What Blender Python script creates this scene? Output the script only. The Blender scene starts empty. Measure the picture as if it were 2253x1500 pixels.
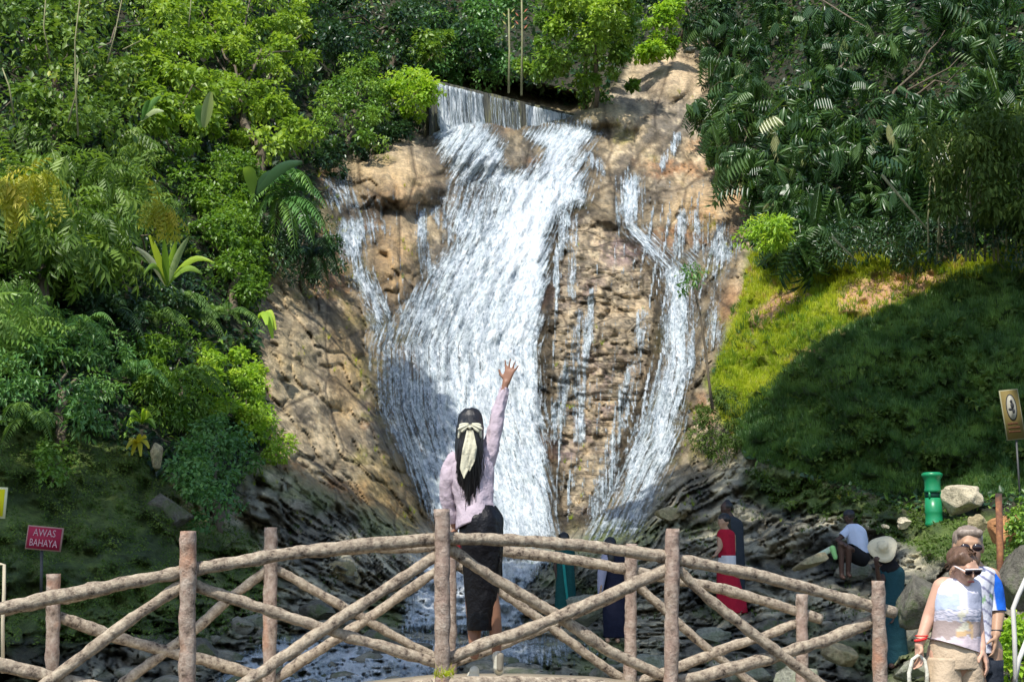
import bpy, math, random
import numpy as np
from mathutils import Vector, Matrix
random.seed(7); RNG = np.random.default_rng(11)

# ------------------------------------------------------------------ camera, sky, sun, exposure
F_PX = 3195.0; CX = 1126.5; CY = 750.0; PITCH = math.radians(9.8); CAM_Z = 1.5
scene = bpy.context.scene
COL = scene.collection
cd = bpy.data.cameras.new('camera'); cam = bpy.data.objects.new('camera', cd); COL.objects.link(cam)
cd.sensor_width = 36.0; cd.lens = F_PX * 36.0 / 2253.0; cd.clip_start = 0.1; cd.clip_end = 1000
cam.location = (0, 0, CAM_Z); cam.rotation_euler = (math.radians(90) + PITCH, 0, 0)
scene.camera = cam
SUN = np.array([-0.24, -0.50, 0.83]); SUN = SUN / np.linalg.norm(SUN)
world = bpy.data.worlds.new('World'); scene.world = world; world.use_nodes = True
wn = world.node_tree
bg = wn.nodes['Background']
sky = wn.nodes.new('ShaderNodeTexSky'); sky.sky_type = 'NISHITA'; sky.sun_disc = False
sky.sun_elevation = math.asin(SUN[2]); sky.sun_rotation = math.atan2(SUN[0], SUN[1])
wn.links.new(sky.outputs['Color'], bg.inputs['Color']); bg.inputs['Strength'].default_value = 0.15
sd = bpy.data.lights.new('sun', 'SUN'); sd.energy = 3.7; sd.angle = math.radians(0.5); sd.color = (1.0, 0.955, 0.88)
sun = bpy.data.objects.new('sun', sd); COL.objects.link(sun); sun.location = (-20, -20, 40)
sun.rotation_euler = Vector(SUN).to_track_quat('Z', 'Y').to_euler()
scene.view_settings.view_transform = 'Standard'; scene.view_settings.look = 'None'
scene.view_settings.exposure = 0.62; scene.view_settings.gamma = 1.0; scene.view_settings.use_curve_mapping = False
scene.render.engine = 'CYCLES'
scene.cycles.max_bounces = 5; scene.cycles.transparent_max_bounces = 12
scene.cycles.diffuse_bounces = 2; scene.cycles.glossy_bounces = 2; scene.cycles.transmission_bounces = 3

# ------------------------------------------------------------------ helpers
def P(px, py, d):
    """World point seen at photo pixel (px,py) at horizontal distance d; works on arrays."""
    px = np.asarray(px, float); py = np.asarray(py, float); d = np.asarray(d, float)
    xc = (px - CX) / F_PX; yc = (CY - py) / F_PX
    t = d / (math.cos(PITCH) - yc * math.sin(PITCH))
    return np.stack(np.broadcast_arrays(t * xc, d, CAM_Z + t * (math.sin(PITCH) + yc * math.cos(PITCH))), -1)
def S_(d): return d / F_PX            # metres per photo pixel at distance d

def _hash(ix, iy, iz, seed):
    h = (ix.astype(np.int64) * 374761393 + iy.astype(np.int64) * 668265263 + iz.astype(np.int64) * 2147483647 + seed * 1274126177) & 0xffffffff
    h = ((h ^ (h >> 13)) * 1274126177) & 0xffffffff
    h = ((h ^ (h >> 16)) * 2246822519) & 0xffffffff
    return ((h ^ (h >> 15)) & 0xffffff) / float(0xffffff)
def vnoise(x, y, z=None, seed=0):
    x = np.asarray(x, float); y = np.asarray(y, float)
    z = np.zeros_like(x) if z is None else np.asarray(z, float)
    x, y, z = np.broadcast_arrays(x, y, z)
    x0 = np.floor(x); y0 = np.floor(y); z0 = np.floor(z)
    fx = x - x0; fy = y - y0; fz = z - z0
    fx = fx * fx * (3 - 2 * fx); fy = fy * fy * (3 - 2 * fy); fz = fz * fz * (3 - 2 * fz)
    x0 = x0.astype(np.int64); y0 = y0.astype(np.int64); z0 = z0.astype(np.int64)
    r = 0
    for dz, wz in ((0, 1 - fz), (1, fz)):
        if dz == 1 and not np.any(fz): continue
        for dy, wy in ((0, 1 - fy), (1, fy)):
            for dx, wx in ((0, 1 - fx), (1, fx)):
                r = r + _hash(x0 + dx, y0 + dy, z0 + dz, seed) * wx * wy * wz
    return r * 2 - 1
def fbm(x, y, z=None, octv=4, seed=0, gain=0.5):
    r = 0; a = 1; s = 0
    x = np.asarray(x, float); y = np.asarray(y, float); z = None if z is None else np.asarray(z, float)
    for o in range(octv):
        r = r + a * vnoise(x, y, z, seed + o * 17); s += a; a *= gain
        x = x * 2.03 + 3.1; y = y * 2.03 + 1.7; z = None if z is None else z * 2.03 + 0.9
    return r / s
def sstep(a, b, x):
    t = np.clip((x - a) / (b - a), 0, 1); return t * t * (3 - 2 * t)
def sdf(poly, px, py):
    """Signed distance in pixels, positive inside."""
    px = np.asarray(px, float); py = np.asarray(py, float)
    best = np.full(px.shape, 1e18); inside = np.zeros(px.shape, bool)
    n = len(poly)
    for i in range(n):
        ax, ay = poly[i]; bx, by = poly[(i + 1) % n]
        ex, ey = bx - ax, by - ay; L = ex * ex + ey * ey + 1e-9
        t = np.clip(((px - ax) * ex + (py - ay) * ey) / L, 0, 1)
        dx = px - ax - t * ex; dy = py - ay - t * ey
        best = np.minimum(best, dx * dx + dy * dy)
        c = ((ay > py) != (by > py))
        with np.errstate(divide='ignore', invalid='ignore'):
            xi = ax + (py - ay) / (ey if abs(ey) > 1e-9 else 1e-9) * ex
        inside ^= (c & (px < xi))
    r = np.sqrt(best); return np.where(inside, r, -r)

def setp(o, label=None, cat=None, group=None, kind=None):
    if label: o['label'] = label
    if cat: o['category'] = cat
    if group: o['group'] = group
    if kind: o['kind'] = kind
    return o
def link(name, me, parent=None, loc=None):
    o = bpy.data.objects.new(name, me); COL.objects.link(o)
    if parent is not None:
        o.parent = parent
    if loc is not None: o.location = loc
    return o
def empty(name, loc, **k):
    o = bpy.data.objects.new(name, None); COL.objects.link(o); o.location = Vector([float(v) for v in loc])
    o.empty_display_size = 0.2
    return setp(o, **k)
def mesh_np(name, V, F, mat=None, attrs=None, uv=None, col=None, smooth=False, parent=None, loc=None, origin=None):
    """Build one mesh object from numpy arrays; F is (n,3) or (n,4). V in world space; stored relative to the parent's or own origin."""
    V = np.asarray(V, np.float64); F = np.asarray(F, np.int32)
    if parent is not None and origin is None: origin = parent.matrix_world.translation if False else parent.location
    if origin is None: org = np.zeros(3)
    else: org = np.array([origin[0], origin[1], origin[2]])
    me = bpy.data.meshes.new(name)
    k = F.shape[1]; n = len(F)
    me.vertices.add(len(V)); me.vertices.foreach_set('co', (V - org).astype(np.float32).ravel())
    me.loops.add(n * k); me.loops.foreach_set('vertex_index', F.ravel())
    me.polygons.add(n); me.polygons.foreach_set('loop_start', np.arange(0, n * k, k, dtype=np.int32))
    if smooth: me.polygons.foreach_set('use_smooth', np.ones(n, bool))
    me.update(calc_edges=True)
    for an, av in (attrs or {}).items():
        a = me.attributes.new(an, 'FLOAT', 'POINT'); a.data.foreach_set('value', np.asarray(av, np.float32).ravel())
    if col is not None:
        a = me.attributes.new('col', 'FLOAT_COLOR', 'POINT')
        c = np.ones((len(V), 4), np.float32); c[:, :3] = col; a.data.foreach_set('color', c.ravel())
    if uv is not None:
        u = me.uv_layers.new(name='UVMap'); u.data.foreach_set('uv', np.asarray(uv, np.float32)[F.ravel()].ravel())
    if mat: me.materials.append(mat)
    o = link(name, me, parent)
    if parent is None: o.location = Vector(org)
    return o

# ---- materials
class N:
    """Small node-graph writer."""
    def __init__(s, name):
        s.m = bpy.data.materials.new(name); s.m.use_nodes = True; s.t = s.m.node_tree; s.t.nodes.clear()
        s.out = s.t.nodes.new('ShaderNodeOutputMaterial')
    def n(s, typ, inp=None, **kw):
        x = s.t.nodes.new('ShaderNode' + typ)
        for k, v in kw.items(): setattr(x, k, v)
        for k, v in (inp or {}).items():
            if isinstance(v, bpy.types.NodeSocket): s.t.links.new(v, x.inputs[k])
            else: x.inputs[k].default_value = v
        return x
    def ramp(s, fac, stops, interp='LINEAR'):
        r = s.n('ValToRGB', {'Fac': fac}); e = r.color_ramp.elements; r.color_ramp.interpolation = interp
        while len(e) < len(stops): e.new(0.5)
        for el, (p, c) in zip(e, stops):
            el.position = p; el.color = (*c, 1) if len(c) == 3 else c
        return r.outputs['Color']
    def mix(s, fac, a, b, blend='MIX'):
        x = s.n('MixRGB', blend_type=blend)
        for k, v in (('Fac', fac), ('Color1', a), ('Color2', b)):
            if isinstance(v, bpy.types.NodeSocket): s.t.links.new(v, x.inputs[k])
            else: x.inputs[k].default_value = v if k == 'Fac' or len(v) == 4 else (*v, 1)
        return x.outputs['Color']
    def math(s, op, a, b=0.5, clamp=False):
        x = s.n('Math', {0: a, 1: b}, operation=op, use_clamp=clamp); return x.outputs[0]
    def noise(s, scale, detail=4, rough=0.6, vec=None, dist=0.0):
        i = {'Scale': scale, 'Detail': detail, 'Roughness': rough, 'Distortion': dist}
        if vec is not None: i['Vector'] = vec
        return s.n('TexNoise', i).outputs['Fac']
    def attr(s, name, out='Fac'): return s.n('Attribute', attribute_name=name).outputs[out]
    def obj(s): return s.n('TexCoord').outputs['Object']
    def bump(s, h, strength=0.5, dist=0.05):
        return s.n('Bump', {'Height': h, 'Strength': strength, 'Distance': dist}).outputs['Normal']
    def done(s, shader): s.t.links.new(shader, s.out.inputs['Surface']); return s.m
    def pbr(s, color, rough=0.7, spec=0.4, normal=None, **kw):
        i = {'Base Color': color if isinstance(color, bpy.types.NodeSocket) or len(color) == 4 else (*color, 1), 'Roughness': rough, 'Specular IOR Level': spec}
        if normal is not None: i['Normal'] = normal
        i.update(kw)
        return s.n('BsdfPrincipled', i).outputs[0]

def plain(name, color, rough=0.7, spec=0.3, var=0.15, scale=30, bump=0.2, bdist=0.004):
    g = N(name); o = g.obj()
    f = g.noise(scale, 4, 0.6, o)
    c = g.mix(g.noise(scale * 0.3, 3, 0.6, o), tuple(v * (1 - var) for v in color), tuple(min(1, v * (1 + var)) for v in color))
    return g.done(g.pbr(c, rough, spec, g.bump(f, bump, bdist)))

def leaf_mat(name, c1, c2, c3=None, rough=0.42, spec=0.45, trans=0.32, dry=None):
    g = N(name); r = g.attr('rnd')
    stops = [(0.0, c1), (0.5, c2), (1.0, c3 or c2)]
    if dry: stops = [(0.0, c1), (0.45, c2), (0.9, c3 or c2), (0.955, dry)]
    col = g.ramp(r, stops)
    a = g.pbr(col, rough, spec)
    tcol = g.mix(1.0, col, (1.0, 1.0, 0.55), 'MULTIPLY')
    tcol = g.mix(0.5, tcol, (1.4, 1.4, 1.4), 'MULTIPLY')
    b = g.n('BsdfTranslucent', {'Color': tcol}).outputs[0]
    return g.done(g.n('MixShader', {'Fac': trans, 1: a, 2: b}).outputs[0])

# ------------------------------------------------------------------ terrain depth
ROWS = [-500, 0, 200, 350, 500, 700, 900, 1050, 1170, 1240, 1300, 1390, 1500, 1650, 1900]
TAB = {
 -900: [42, 30, 27, 24, 22, 19, 17, 16, 15.2, 14.6, 14, 13, 12, 10.6, 8],
 0:    [50, 35, 31.5, 28.5, 26, 23, 20.5, 19, 17.8, 17, 16.3, 15.3, 14.2, 12, 8],
 300:  [58, 41, 36.5, 33, 30, 26.5, 23.5, 21.3, 19.6, 18.6, 17.8, 16.6, 15, 12.5, 8],
 600:  [68, 51, 45, 40.5, 37, 33, 29, 26, 24, 22, 21, 19, 16, 13, 8],
 800:  [76, 58, 50.5, 45.5, 41.5, 37.5, 33.5, 30, 27.5, 24.5, 23.5, 21, 16.8, 13, 8],
 950:  [82, 62, 53.5, 47.2, 43.5, 39.8, 36.8, 34.3, 31.8, 26, 24.5, 22.3, 17, 13, 8],
 1100: [85, 64, 54, 47.8, 44.5, 41, 38, 35.5, 33, 26.3, 24.8, 22.5, 17, 13, 8],
 1250: [86, 65, 54.5, 48, 45, 41.3, 38.3, 35.8, 33, 26.3, 24.5, 22, 17, 13, 8],
 1400: [86, 65, 54.5, 48.5, 45, 41.3, 38, 35, 31.5, 26, 24.2, 21.8, 17, 13, 8],
 1600: [84, 64, 54, 48, 43.5, 38.5, 34, 30, 26.5, 24.3, 22.5, 20.6, 16.8, 13, 8],
 1900: [72, 54, 46, 42, 38, 33, 30, 28, 26.5, 25, 23.2, 19.6, 16.5, 12.8, 8],
 2150: [62, 46, 40, 37, 34.5, 31.2, 28.6, 27, 23, 19.5, 17.4, 14.8, 12.6, 10.6, 8],
 3100: [50, 36, 32, 30, 28, 25, 22.5, 20.5, 18, 16, 14.5, 13, 11.8, 10.2, 8]}
_gx = np.arange(-900, 3101, 20.0); _gy = np.arange(-500, 1901, 20.0)
_tx = np.array(sorted(TAB)); _T = np.array([TAB[k] for k in _tx], float)
_tmp = np.stack([np.interp(_gy, ROWS, _T[i]) for i in range(len(_tx))])
_G = np.stack([np.interp(_gx, _tx, _tmp[:, j]) for j in range(len(_gy))], 1)
def _sm(A, n):
    for _ in range(n):
        B = np.pad(A, 1, mode='edge'); B[0] = 2 * B[1] - B[2]; B[-1] = 2 * B[-2] - B[-3]; B[:, 0] = 2 * B[:, 1] - B[:, 2]; B[:, -1] = 2 * B[:, -2] - B[:, -3]
        A = (B[1:-1, 1:-1] * 4 + B[:-2, 1:-1] + B[2:, 1:-1] + B[1:-1, :-2] + B[1:-1, 2:]) / 8
    return A
_G = _sm(_G, 5)
def _samp(px, py):
    x = np.clip((np.asarray(px, float) + 900) / 20, 0, len(_gx) - 1.001); y = np.clip((np.asarray(py, float) + 500) / 20, 0, len(_gy) - 1.001)
    i = x.astype(int); j = y.astype(int); fx = x - i; fy = y - j
    return (_G[i, j] * (1 - fx) + _G[i + 1, j] * fx) * (1 - fy) + (_G[i, j + 1] * (1 - fx) + _G[i + 1, j + 1] * fx) * fy
# bulges (px, py, rx, ry, metres towards the viewer, edge hardness)
BUMPS = [(1030, 315, 88, 62, 1.7, 3), (880, 395, 105, 62, 1.9, 5), (868, 575, 58, 105, 1.0, 2), (1310, 250, 52, 34, 1.6, 4),
         (1400, 262, 60, 30, 1.0, 3), (1480, 180, 60, 40, 1.4, 3), (1150, 345, 60, 45, 0.9, 3), (1330, 560, 95, 90, 0.9, 2),
         (1500, 430, 100, 55, 0.9, 2), (1440, 400, 30, 60, .7, 2), (1300, 760, 120, 90, 0.5, 2), (720, 860, 90, 140, 0.6, 1.5),
         (1350, 480, 90, 22, 0.6, 3), (1480, 300, 70, 40, 0.6, 2), (1545, 700, 14, 90, 0.6, 2), (1850, 800, 260, 190, 1.8, 1.5),
         (1580, 900, 50, 90, 0.8, 2), (640, 740, 60, 70, 0.8, 2), (360, 1130, 50, 50, 0.8, 3), (1780, 1180, 90, 40, .8, 2), (760, 1250, 90, 40, .8, 2)]
FANX, FANY = 1090.0, 1420.0
ROCK = [(700, 380), (760, 350), (900, 290), (950, 240), (950, 180), (1100, 195), (1260, 240), (1350, 200), (1400, 120), (1560, 90), (1560, 300), (1640, 420),
        (1660, 520), (1640, 640), (1600, 740), (1560, 820), (1590, 920), (1640, 1010), (1900, 1090), (2000, 1130), (2060, 1240), (2300, 1300), (2300, 1600), (-100, 1600), (300, 1400), (480, 1330),
        (330, 1120), (380, 1040), (500, 1120), (560, 1020), (600, 960), (580, 860), (570, 700), (600, 560), (700, 560)]
LOWER = [(-100, 1360), (300, 1330), (480, 1200), (560, 1000), (760, 1090), (950, 1185), (1230, 1185), (1300, 1150), (1450, 1050), (1640, 1000), (1900, 1080), (2300, 1280), (2400, 2000), (-200, 2000)]
PANEL = [(1215, 480), (1300, 455), (1370, 500), (1450, 600), (1460, 700), (1440, 830), (1370, 1010), (1290, 1150), (1225, 1150), (1200, 900), (1195, 700)]
WEIRZ = [(900, 130), (1000, 150), (1300, 215), (1300, 236), (1265, 250), (1200, 252), (1150, 262), (1120, 272), (1060, 252), (1000, 246), (950, 250), (930, 240)]
MAIN = [(955, 255), (1000, 250), (1060, 258), (1105, 300), (1118, 365), (1165, 372), (1190, 330), (1150, 300), (1150, 286), (1165, 276), (1230, 266), (1290, 266), (1325, 292), (1300, 330), (1298, 380), (1300, 440),
        (1240, 470), (1216, 520), (1208, 600), (1200, 660), (1188, 760), (1196, 850), (1202, 940), (1212, 1020), (1222, 1120), (1235, 1200), (1110, 1205), (965, 1195), (945, 1130), (912, 1070), (880, 1010), (850, 950), (832, 900),
        (824, 830), (808, 760), (816, 715), (855, 705), (905, 640), (950, 580), (1000, 525), (980, 490), (972, 420), (985, 380), (962, 350), (948, 300)]
LEFTS = [(740, 485), (775, 470), (830, 470), (842, 500), (815, 530), (802, 570), (830, 620), (862, 680), (862, 722), (818, 730), (800, 670), (772, 620), (752, 560), (715, 520), (735, 500)]
RIGHTS = [(1360, 388), (1408, 382), (1418, 440), (1408, 488), (1445, 525), (1490, 575), (1530, 545), (1540, 590), (1522, 660), (1522, 740), (1532, 800), (1512, 850), (1500, 930), (1484, 1020), (1446, 1100), (1405, 1180), (1260, 1192), (1320, 1110), (1370, 1020), (1408, 920), (1432, 840), (1450, 780), (1460, 700), (1455, 640), (1440, 580), (1400, 530), (1368, 508), (1353, 470)]
FARR = [(1600, 520), (1625, 540), (1592, 600), (1580, 660), (1592, 740), (1578, 775), (1553, 765), (1560, 650), (1558, 590), (1545, 540)]
TOPL = [(700, 390), (760, 380), (800, 430), (850, 445), (800, 470), (740, 470), (710, 450)]
def D(px, py):
    px = np.asarray(px, float); py = np.asarray(py, float)
    d = _samp(px, py)
    for bx, by, rx, ry, a, h in BUMPS:
        q = ((px - bx) / rx) ** 2 + ((py - by) / ry) ** 2
        d = d - a * np.exp(-q ** (0.5 * h) * 1.2)
    return d
def T(px, py, fine=True):
    """Terrain distance with its rocky relief."""
    px, py = np.broadcast_arrays(np.asarray(px, float), np.asarray(py, float))
    shp = px.shape; px = np.atleast_1d(px).astype(float); py = np.atleast_1d(py).astype(float)
    d = D(px, py)
    th = np.arctan2(py - FANY, px - FANX); r = np.hypot(px - FANX, py - FANY)
    rock = sstep(-30, 20, sdf(ROCK, px, py)); low = sstep(-20, 60, sdf(LOWER, px, py)); pan = sstep(-10, 30, sdf(PANEL, px, py))
    wz_ = sdf(WEIRZ, px, py); d = d + 3.0 * sstep(-8, 8, wz_)
    big = fbm(px / 110, py / 90, octv=4, seed=3)
    st = fbm(th * 9 + big * .3, r / 190, octv=4, seed=9)
    rid = 1 - 2 * np.abs(fbm(th * 7 + .4 * big, r / 120, octv=4, seed=23))
    cr = fbm(px / 60 + big, py / 13 + 1.4 * fbm(px / 70, py / 50, octv=2, seed=5), octv=3, seed=31)
    crack = np.clip(1 - np.abs(cr) * 5.0, 0, 1)
    fin = fbm(px / 13 + .8 * big, py / 11, octv=3, seed=56)
    cel = fbm(px / 34 + .6 * big, py / 26, octv=4, seed=55)
    smo = np.exp(-(((px - 720) / 150) ** 2 + ((py - 950) / 260) ** 2))
    d = d - rock * (1 - low) * (1 - .45 * smo) * (0.62 * big + 0.34 * st + 0.20 * cel * (1 - .6 * pan) + .26 * fbm(th * 30 + .6 * big, r / 70, octv=3, seed=94) + .10 * fin * (1 - .6 * pan))
    cre = np.exp(-np.abs(fbm(th * 15 + .5 * big, r / 130, octv=3, seed=91)) * 17)
    cre2 = np.exp(-np.abs(fbm(px / 48 + .7 * big, py / 30 + .4 * st, octv=3, seed=92)) * 20)
    d = d + (rock * (1 - low) * (1 - .6 * pan)) * (.36 * cre) + low * (.55 * cre * sstep(60, 330, r) + .3 * cre2)
    d = d + pan * (0.20 * crack) * sstep(-.3, .3, big + .1) - pan * 0.10 * cr - pan * .22 * fbm(px / 44 + big, py / 13, octv=3, seed=58)
    # lower banks: long tilted slabs, stepped
    fade = sstep(60, 330, r)
    hz = fbm(px / 120 + .5 * big, py / 22, octv=4, seed=81); hr = 1 - 2 * np.abs(hz)
    rid = rid * fade + hr * (1 - fade)
    slab = fbm(th * 11 + 0.5 * big, r / 260, octv=3, seed=77)
    stepd = np.tanh((slab * 4 % 1.0 - .5) * 5) * .5
    d = d - low * (1.0 * big + 0.9 * rid + 0.45 * cel + 0.5 * stepd * fade + .16 * fin) * np.clip(d / 24, .5, 1.2) * .8
    wat = sstep(-14, 24, np.maximum.reduce([sdf(MAIN, px, py), sdf(RIGHTS, px, py) + 4, sdf(LEFTS, px, py) + 4]))
    d = D(px, py) * wat * .8 + d * (1 - wat * .8)
    veg = (1 - rock) * (1 - low)
    d = d - veg * (0.9 * big + .35 * cel) - .2 * sstep(0, 40, sdf([(1650, 560), (2100, 560), (2450, 600), (2350, 1080), (1950, 1090), (1640, 1005), (1585, 920), (1600, 750)], px, py)) * (fin + 1.2 * cel)
    return d.reshape(shp)
def G(px, py, off=0.0):
    """World point on the terrain seen at (px,py)."""
    return P(px, py, T(px, py) - off)
# ------------------------------------------------------------------ ground, rock and banks
GRASS = [(1650, 560), (1760, 570), (1900, 550), (2000, 545), (2100, 570), (2250, 540), (2450, 600), (2350, 1080), (2100, 1090), (1950, 1090), (1800, 1055), (1640, 1005), (1585, 920), (1560, 840), (1600, 750), (1630, 660)]
BARE = [[(1840, 640), (1920, 600), (2010, 590), (2080, 610), (2010, 660), (1900, 690), (1850, 690)], [(1720, 850), (1760, 780), (1850, 720), (1880, 735), (1790, 800), (1740, 860)],
        [(1650, 690), (1720, 640), (1780, 650), (1700, 700), (1650, 740)]]
MOSSL = [(-600, 900), (200, 930), (330, 1010), (430, 1120), (560, 1180), (620, 1330), (480, 1400), (0, 1420), (-600, 1500)]
MOSSR = [(1640, 1030), (1800, 1060), (1990, 1110), (2100, 1130), (2300, 1180), (2300, 1260), (2050, 1230), (1900, 1150), (1700, 1110)]
g_px = np.concatenate([np.arange(-880, -40, 24.0), np.arange(-40, 2295, 4.0), np.arange(2300, 3090, 24.0)])
g_py = np.concatenate([np.arange(-480, -40, 22.0), np.arange(-40, 1545, 4.0), np.arange(1550, 1895, 16.0)])
GX, GY = np.meshgrid(g_px, g_py, indexing='ij')
GT = T(GX, GY)
TV = P(GX, GY, GT)
nI, nJ = GX.shape
w_rock = sstep(-14, 10, sdf(ROCK, GX, GY) + 18 * fbm(GX / 40, GY / 40, seed=1))
w_low = sstep(-20, 30, sdf(LOWER, GX, GY) + 20 * fbm(GX / 50, GY / 40, seed=2))
w_gr = sstep(-14, 14, sdf(GRASS, GX, GY) + 22 * fbm(GX / 40, GY / 30, seed=4))
w_mo = sstep(-30, 30, np.maximum(sdf(MOSSL, GX, GY), sdf(MOSSR, GX, GY)) + 30 * fbm(GX / 50, GY / 30, seed=6))
w_bare = sstep(-12, 14, np.max([sdf(b, GX, GY) for b in BARE], 0) + 16 * fbm(GX / 30, GY / 20, seed=8))
w_pan = sstep(-14, 20, sdf(PANEL, GX, GY) + 10 * fbm(GX / 40, GY / 40, seed=12))
n1 = fbm(GX / 70, GY / 60, octv=5, seed=41); n2 = fbm(GX / 28, GY / 26, octv=4, seed=42); n3 = fbm(GX / 120, GY / 90, octv=3, seed=43)
_th = np.arctan2(GY - FANY, GX - FANX); _r = np.hypot(GX - FANX, GY - FANY)
n4 = fbm(_th * 26, _r / 110, octv=4, seed=44)
def C3(*c): return np.array(c, float)
def mixc(a, b, w): return a * (1 - w[..., None]) + b * w[..., None]
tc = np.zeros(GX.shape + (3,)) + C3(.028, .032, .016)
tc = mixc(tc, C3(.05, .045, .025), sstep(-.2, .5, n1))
rockc = np.zeros(GX.shape + (3,)) + C3(.44, .345, .215)
rockc = mixc(rockc, C3(.52, .42, .28), sstep(.0, .4, n2))
rockc = mixc(rockc, C3(.20, .165, .12), sstep(.0, .35, n4))
rockc = mixc(rockc, C3(.40, .21, .10), sstep(.15, .45, n3) * .8)
rockc = mixc(rockc, C3(.26, .23, .07), sstep(.15, .42, fbm(GX / 60, GY / 50, octv=4, seed=46)) * .8)
rockc = mixc(rockc, C3(.15, .13, .10), sstep(.22, .45, fbm(GX / 46, GY / 40, octv=4, seed=47)) * .8)
panc = np.zeros(GX.shape + (3,)) + C3(.36, .29, .20)
panc = mixc(panc, C3(.34, .25, .23), sstep(-.1, .35, n3)); panc = mixc(panc, C3(.20, .16, .12), sstep(0, .35, n1)); panc = mixc(panc, C3(.52, .40, .26), sstep(.1, .4, n2))
panc = mixc(panc, C3(.09, .08, .06), sstep(.55, .9, 1 - np.abs(fbm(GX / 50 + n1, GY / 12 + 1.5 * fbm(GX / 60, GY / 44, octv=2, seed=5), octv=3, seed=33)) * 4) * .85)
rockc = mixc(rockc, C3(.24, .21, .17), sstep(.05, .4, fbm(GX / 90, GY / 70, octv=4, seed=48)) * .75 * sstep(820, 1000, GX))
rockc = mixc(rockc, panc, w_pan)
spk = fbm(GX / 9, GY / 8, octv=3, seed=61)
rockc = mixc(rockc, C3(.13, .11, .07), sstep(.18, .42, spk) * .75); rockc = mixc(rockc, C3(.66, .55, .38), sstep(.2, .45, -spk) * .6)
# pale brown rock left of the crest, almond of orange rock, painted shadow under ledge
for (bx, by, rx, ry, c, k) in [(870, 395, 110, 60, (.50, .36, .20), .7), (868, 575, 52, 105, (.43, .29, .15), .8), (1560, 450, 110, 50, (.52, .37, .20), .6), (1500, 170, 80, 50, (.60, .46, .30), .8), (1310, 250, 60, 40, (.47, .38, .22), .9),
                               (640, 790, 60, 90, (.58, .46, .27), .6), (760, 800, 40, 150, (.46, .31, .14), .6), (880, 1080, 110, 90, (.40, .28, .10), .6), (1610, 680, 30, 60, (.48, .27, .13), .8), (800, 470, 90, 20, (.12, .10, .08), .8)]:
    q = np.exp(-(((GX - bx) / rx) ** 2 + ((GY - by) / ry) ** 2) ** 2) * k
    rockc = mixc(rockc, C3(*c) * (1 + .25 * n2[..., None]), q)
lowc = np.zeros(GX.shape + (3,)) + C3(.20, .19, .15)
lowc = mixc(lowc, C3(.44, .40, .29), sstep(.02, .35, n4)); lowc = mixc(lowc, C3(.07, .07, .06), sstep(.0, .4, n1)); lowc = mixc(lowc, C3(.09, .12, .035), sstep(.1, .4, n3) * .8)
wsd = np.maximum.reduce([sdf(MAIN, GX, GY), sdf(LEFTS, GX, GY), sdf(RIGHTS, GX, GY), sdf(FARR, GX, GY), sdf(TOPL, GX, GY)])
rockc = rockc * (1 - .45 * sstep(-46, -4, wsd + 14 * n2))[..., None]
lowc = lowc * 1.6
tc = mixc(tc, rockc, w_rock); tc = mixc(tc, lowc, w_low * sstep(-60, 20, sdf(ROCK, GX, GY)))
grc = mixc(np.zeros(GX.shape + (3,)) + C3(.24, .28, .03), C3(.12, .17, .025), sstep(-.1, .4, n1))
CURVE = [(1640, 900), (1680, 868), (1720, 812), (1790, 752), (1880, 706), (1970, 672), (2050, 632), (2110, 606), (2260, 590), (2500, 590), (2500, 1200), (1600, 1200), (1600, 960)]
w_shade = sstep(-20, 20, sdf(CURVE, GX, GY) + 34 * fbm(GX / 40, GY / 30, octv=4, seed=14))  # shade below the curve is put into the slope's ground colour
grc = mixc(grc, C3(.045, .085, .022), w_shade); grc = mixc(grc, C3(.60, .36, .20), w_bare * (1 - w_shade)); tc = mixc(tc, grc, w_gr)
tc = mixc(tc, mixc(np.zeros(GX.shape + (3,)) + C3(.13, .19, .04), C3(.06, .10, .025), sstep(-.1, .3, n1)), w_mo * .9)

g = N('hillside_ground'); o = g.obj(); col = g.attr('col', 'Color')
f1 = g.noise(9, 6, 0.7, o); f2 = g.noise(2.2, 5, 0.65, o)
c = g.mix(0.85, col, g.ramp(f1, [(0.30, (.42, .42, .42)), (0.5, (1, 1, 1)), (0.72, (1.55, 1.5, 1.42))]), 'MULTIPLY')
c = g.mix(0.6, c, g.ramp(f2, [(0.35, (.6, .62, .6)), (0.6, (1.2, 1.17, 1.1))]), 'MULTIPLY')
wet = g.attr('wet')
uvm = g.n('Mapping', {'Vector': g.n('UVMap').outputs[0], 'Scale': (1, 1, 1)}).outputs[0]
f3 = g.noise(1.0, 6, .72, uvm, .6); f4 = g.noise(3.2, 4, .7, uvm, .4)
c = g.mix(.75, c, g.ramp(f3, [(.34, (.36, .35, .34)), (.47, (.92, .92, .92)), (.60, (1.15, 1.13, 1.08)), (.70, (1.5, 1.46, 1.36))]), 'MULTIPLY')
vor = g.n('TexVoronoi', {'Vector': g.n('MixRGB', {'Fac': .12, 'Color1': uvm, 'Color2': g.n('TexNoise', {'Vector': uvm, 'Scale': 1.4, 'Detail': 3}).outputs['Color']}).outputs[0], 'Scale': .62}, feature='DISTANCE_TO_EDGE').outputs['Distance']
crk = g.ramp(vor, [(.0, (.30, .28, .26)), (.035, (1, 1, 1))])
c = g.mix(g.math('MULTIPLY', g.attr('rocky'), .8), c, g.mix(1.0, c, crk, 'MULTIPLY'))
rg = g.math('SUBTRACT', 0.85, g.math('MULTIPLY', wet, 0.45))
hh = g.math('ADD', g.math('MULTIPLY', g.noise(14, 6, .75, o), .8), g.math('ADD', g.math('MULTIPLY', f3, 2.2), g.math('MULTIPLY', f4, .8)))
hh = g.math('ADD', hh, g.math('MULTIPLY', g.math('MINIMUM', vor, .05), 12.0))
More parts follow.
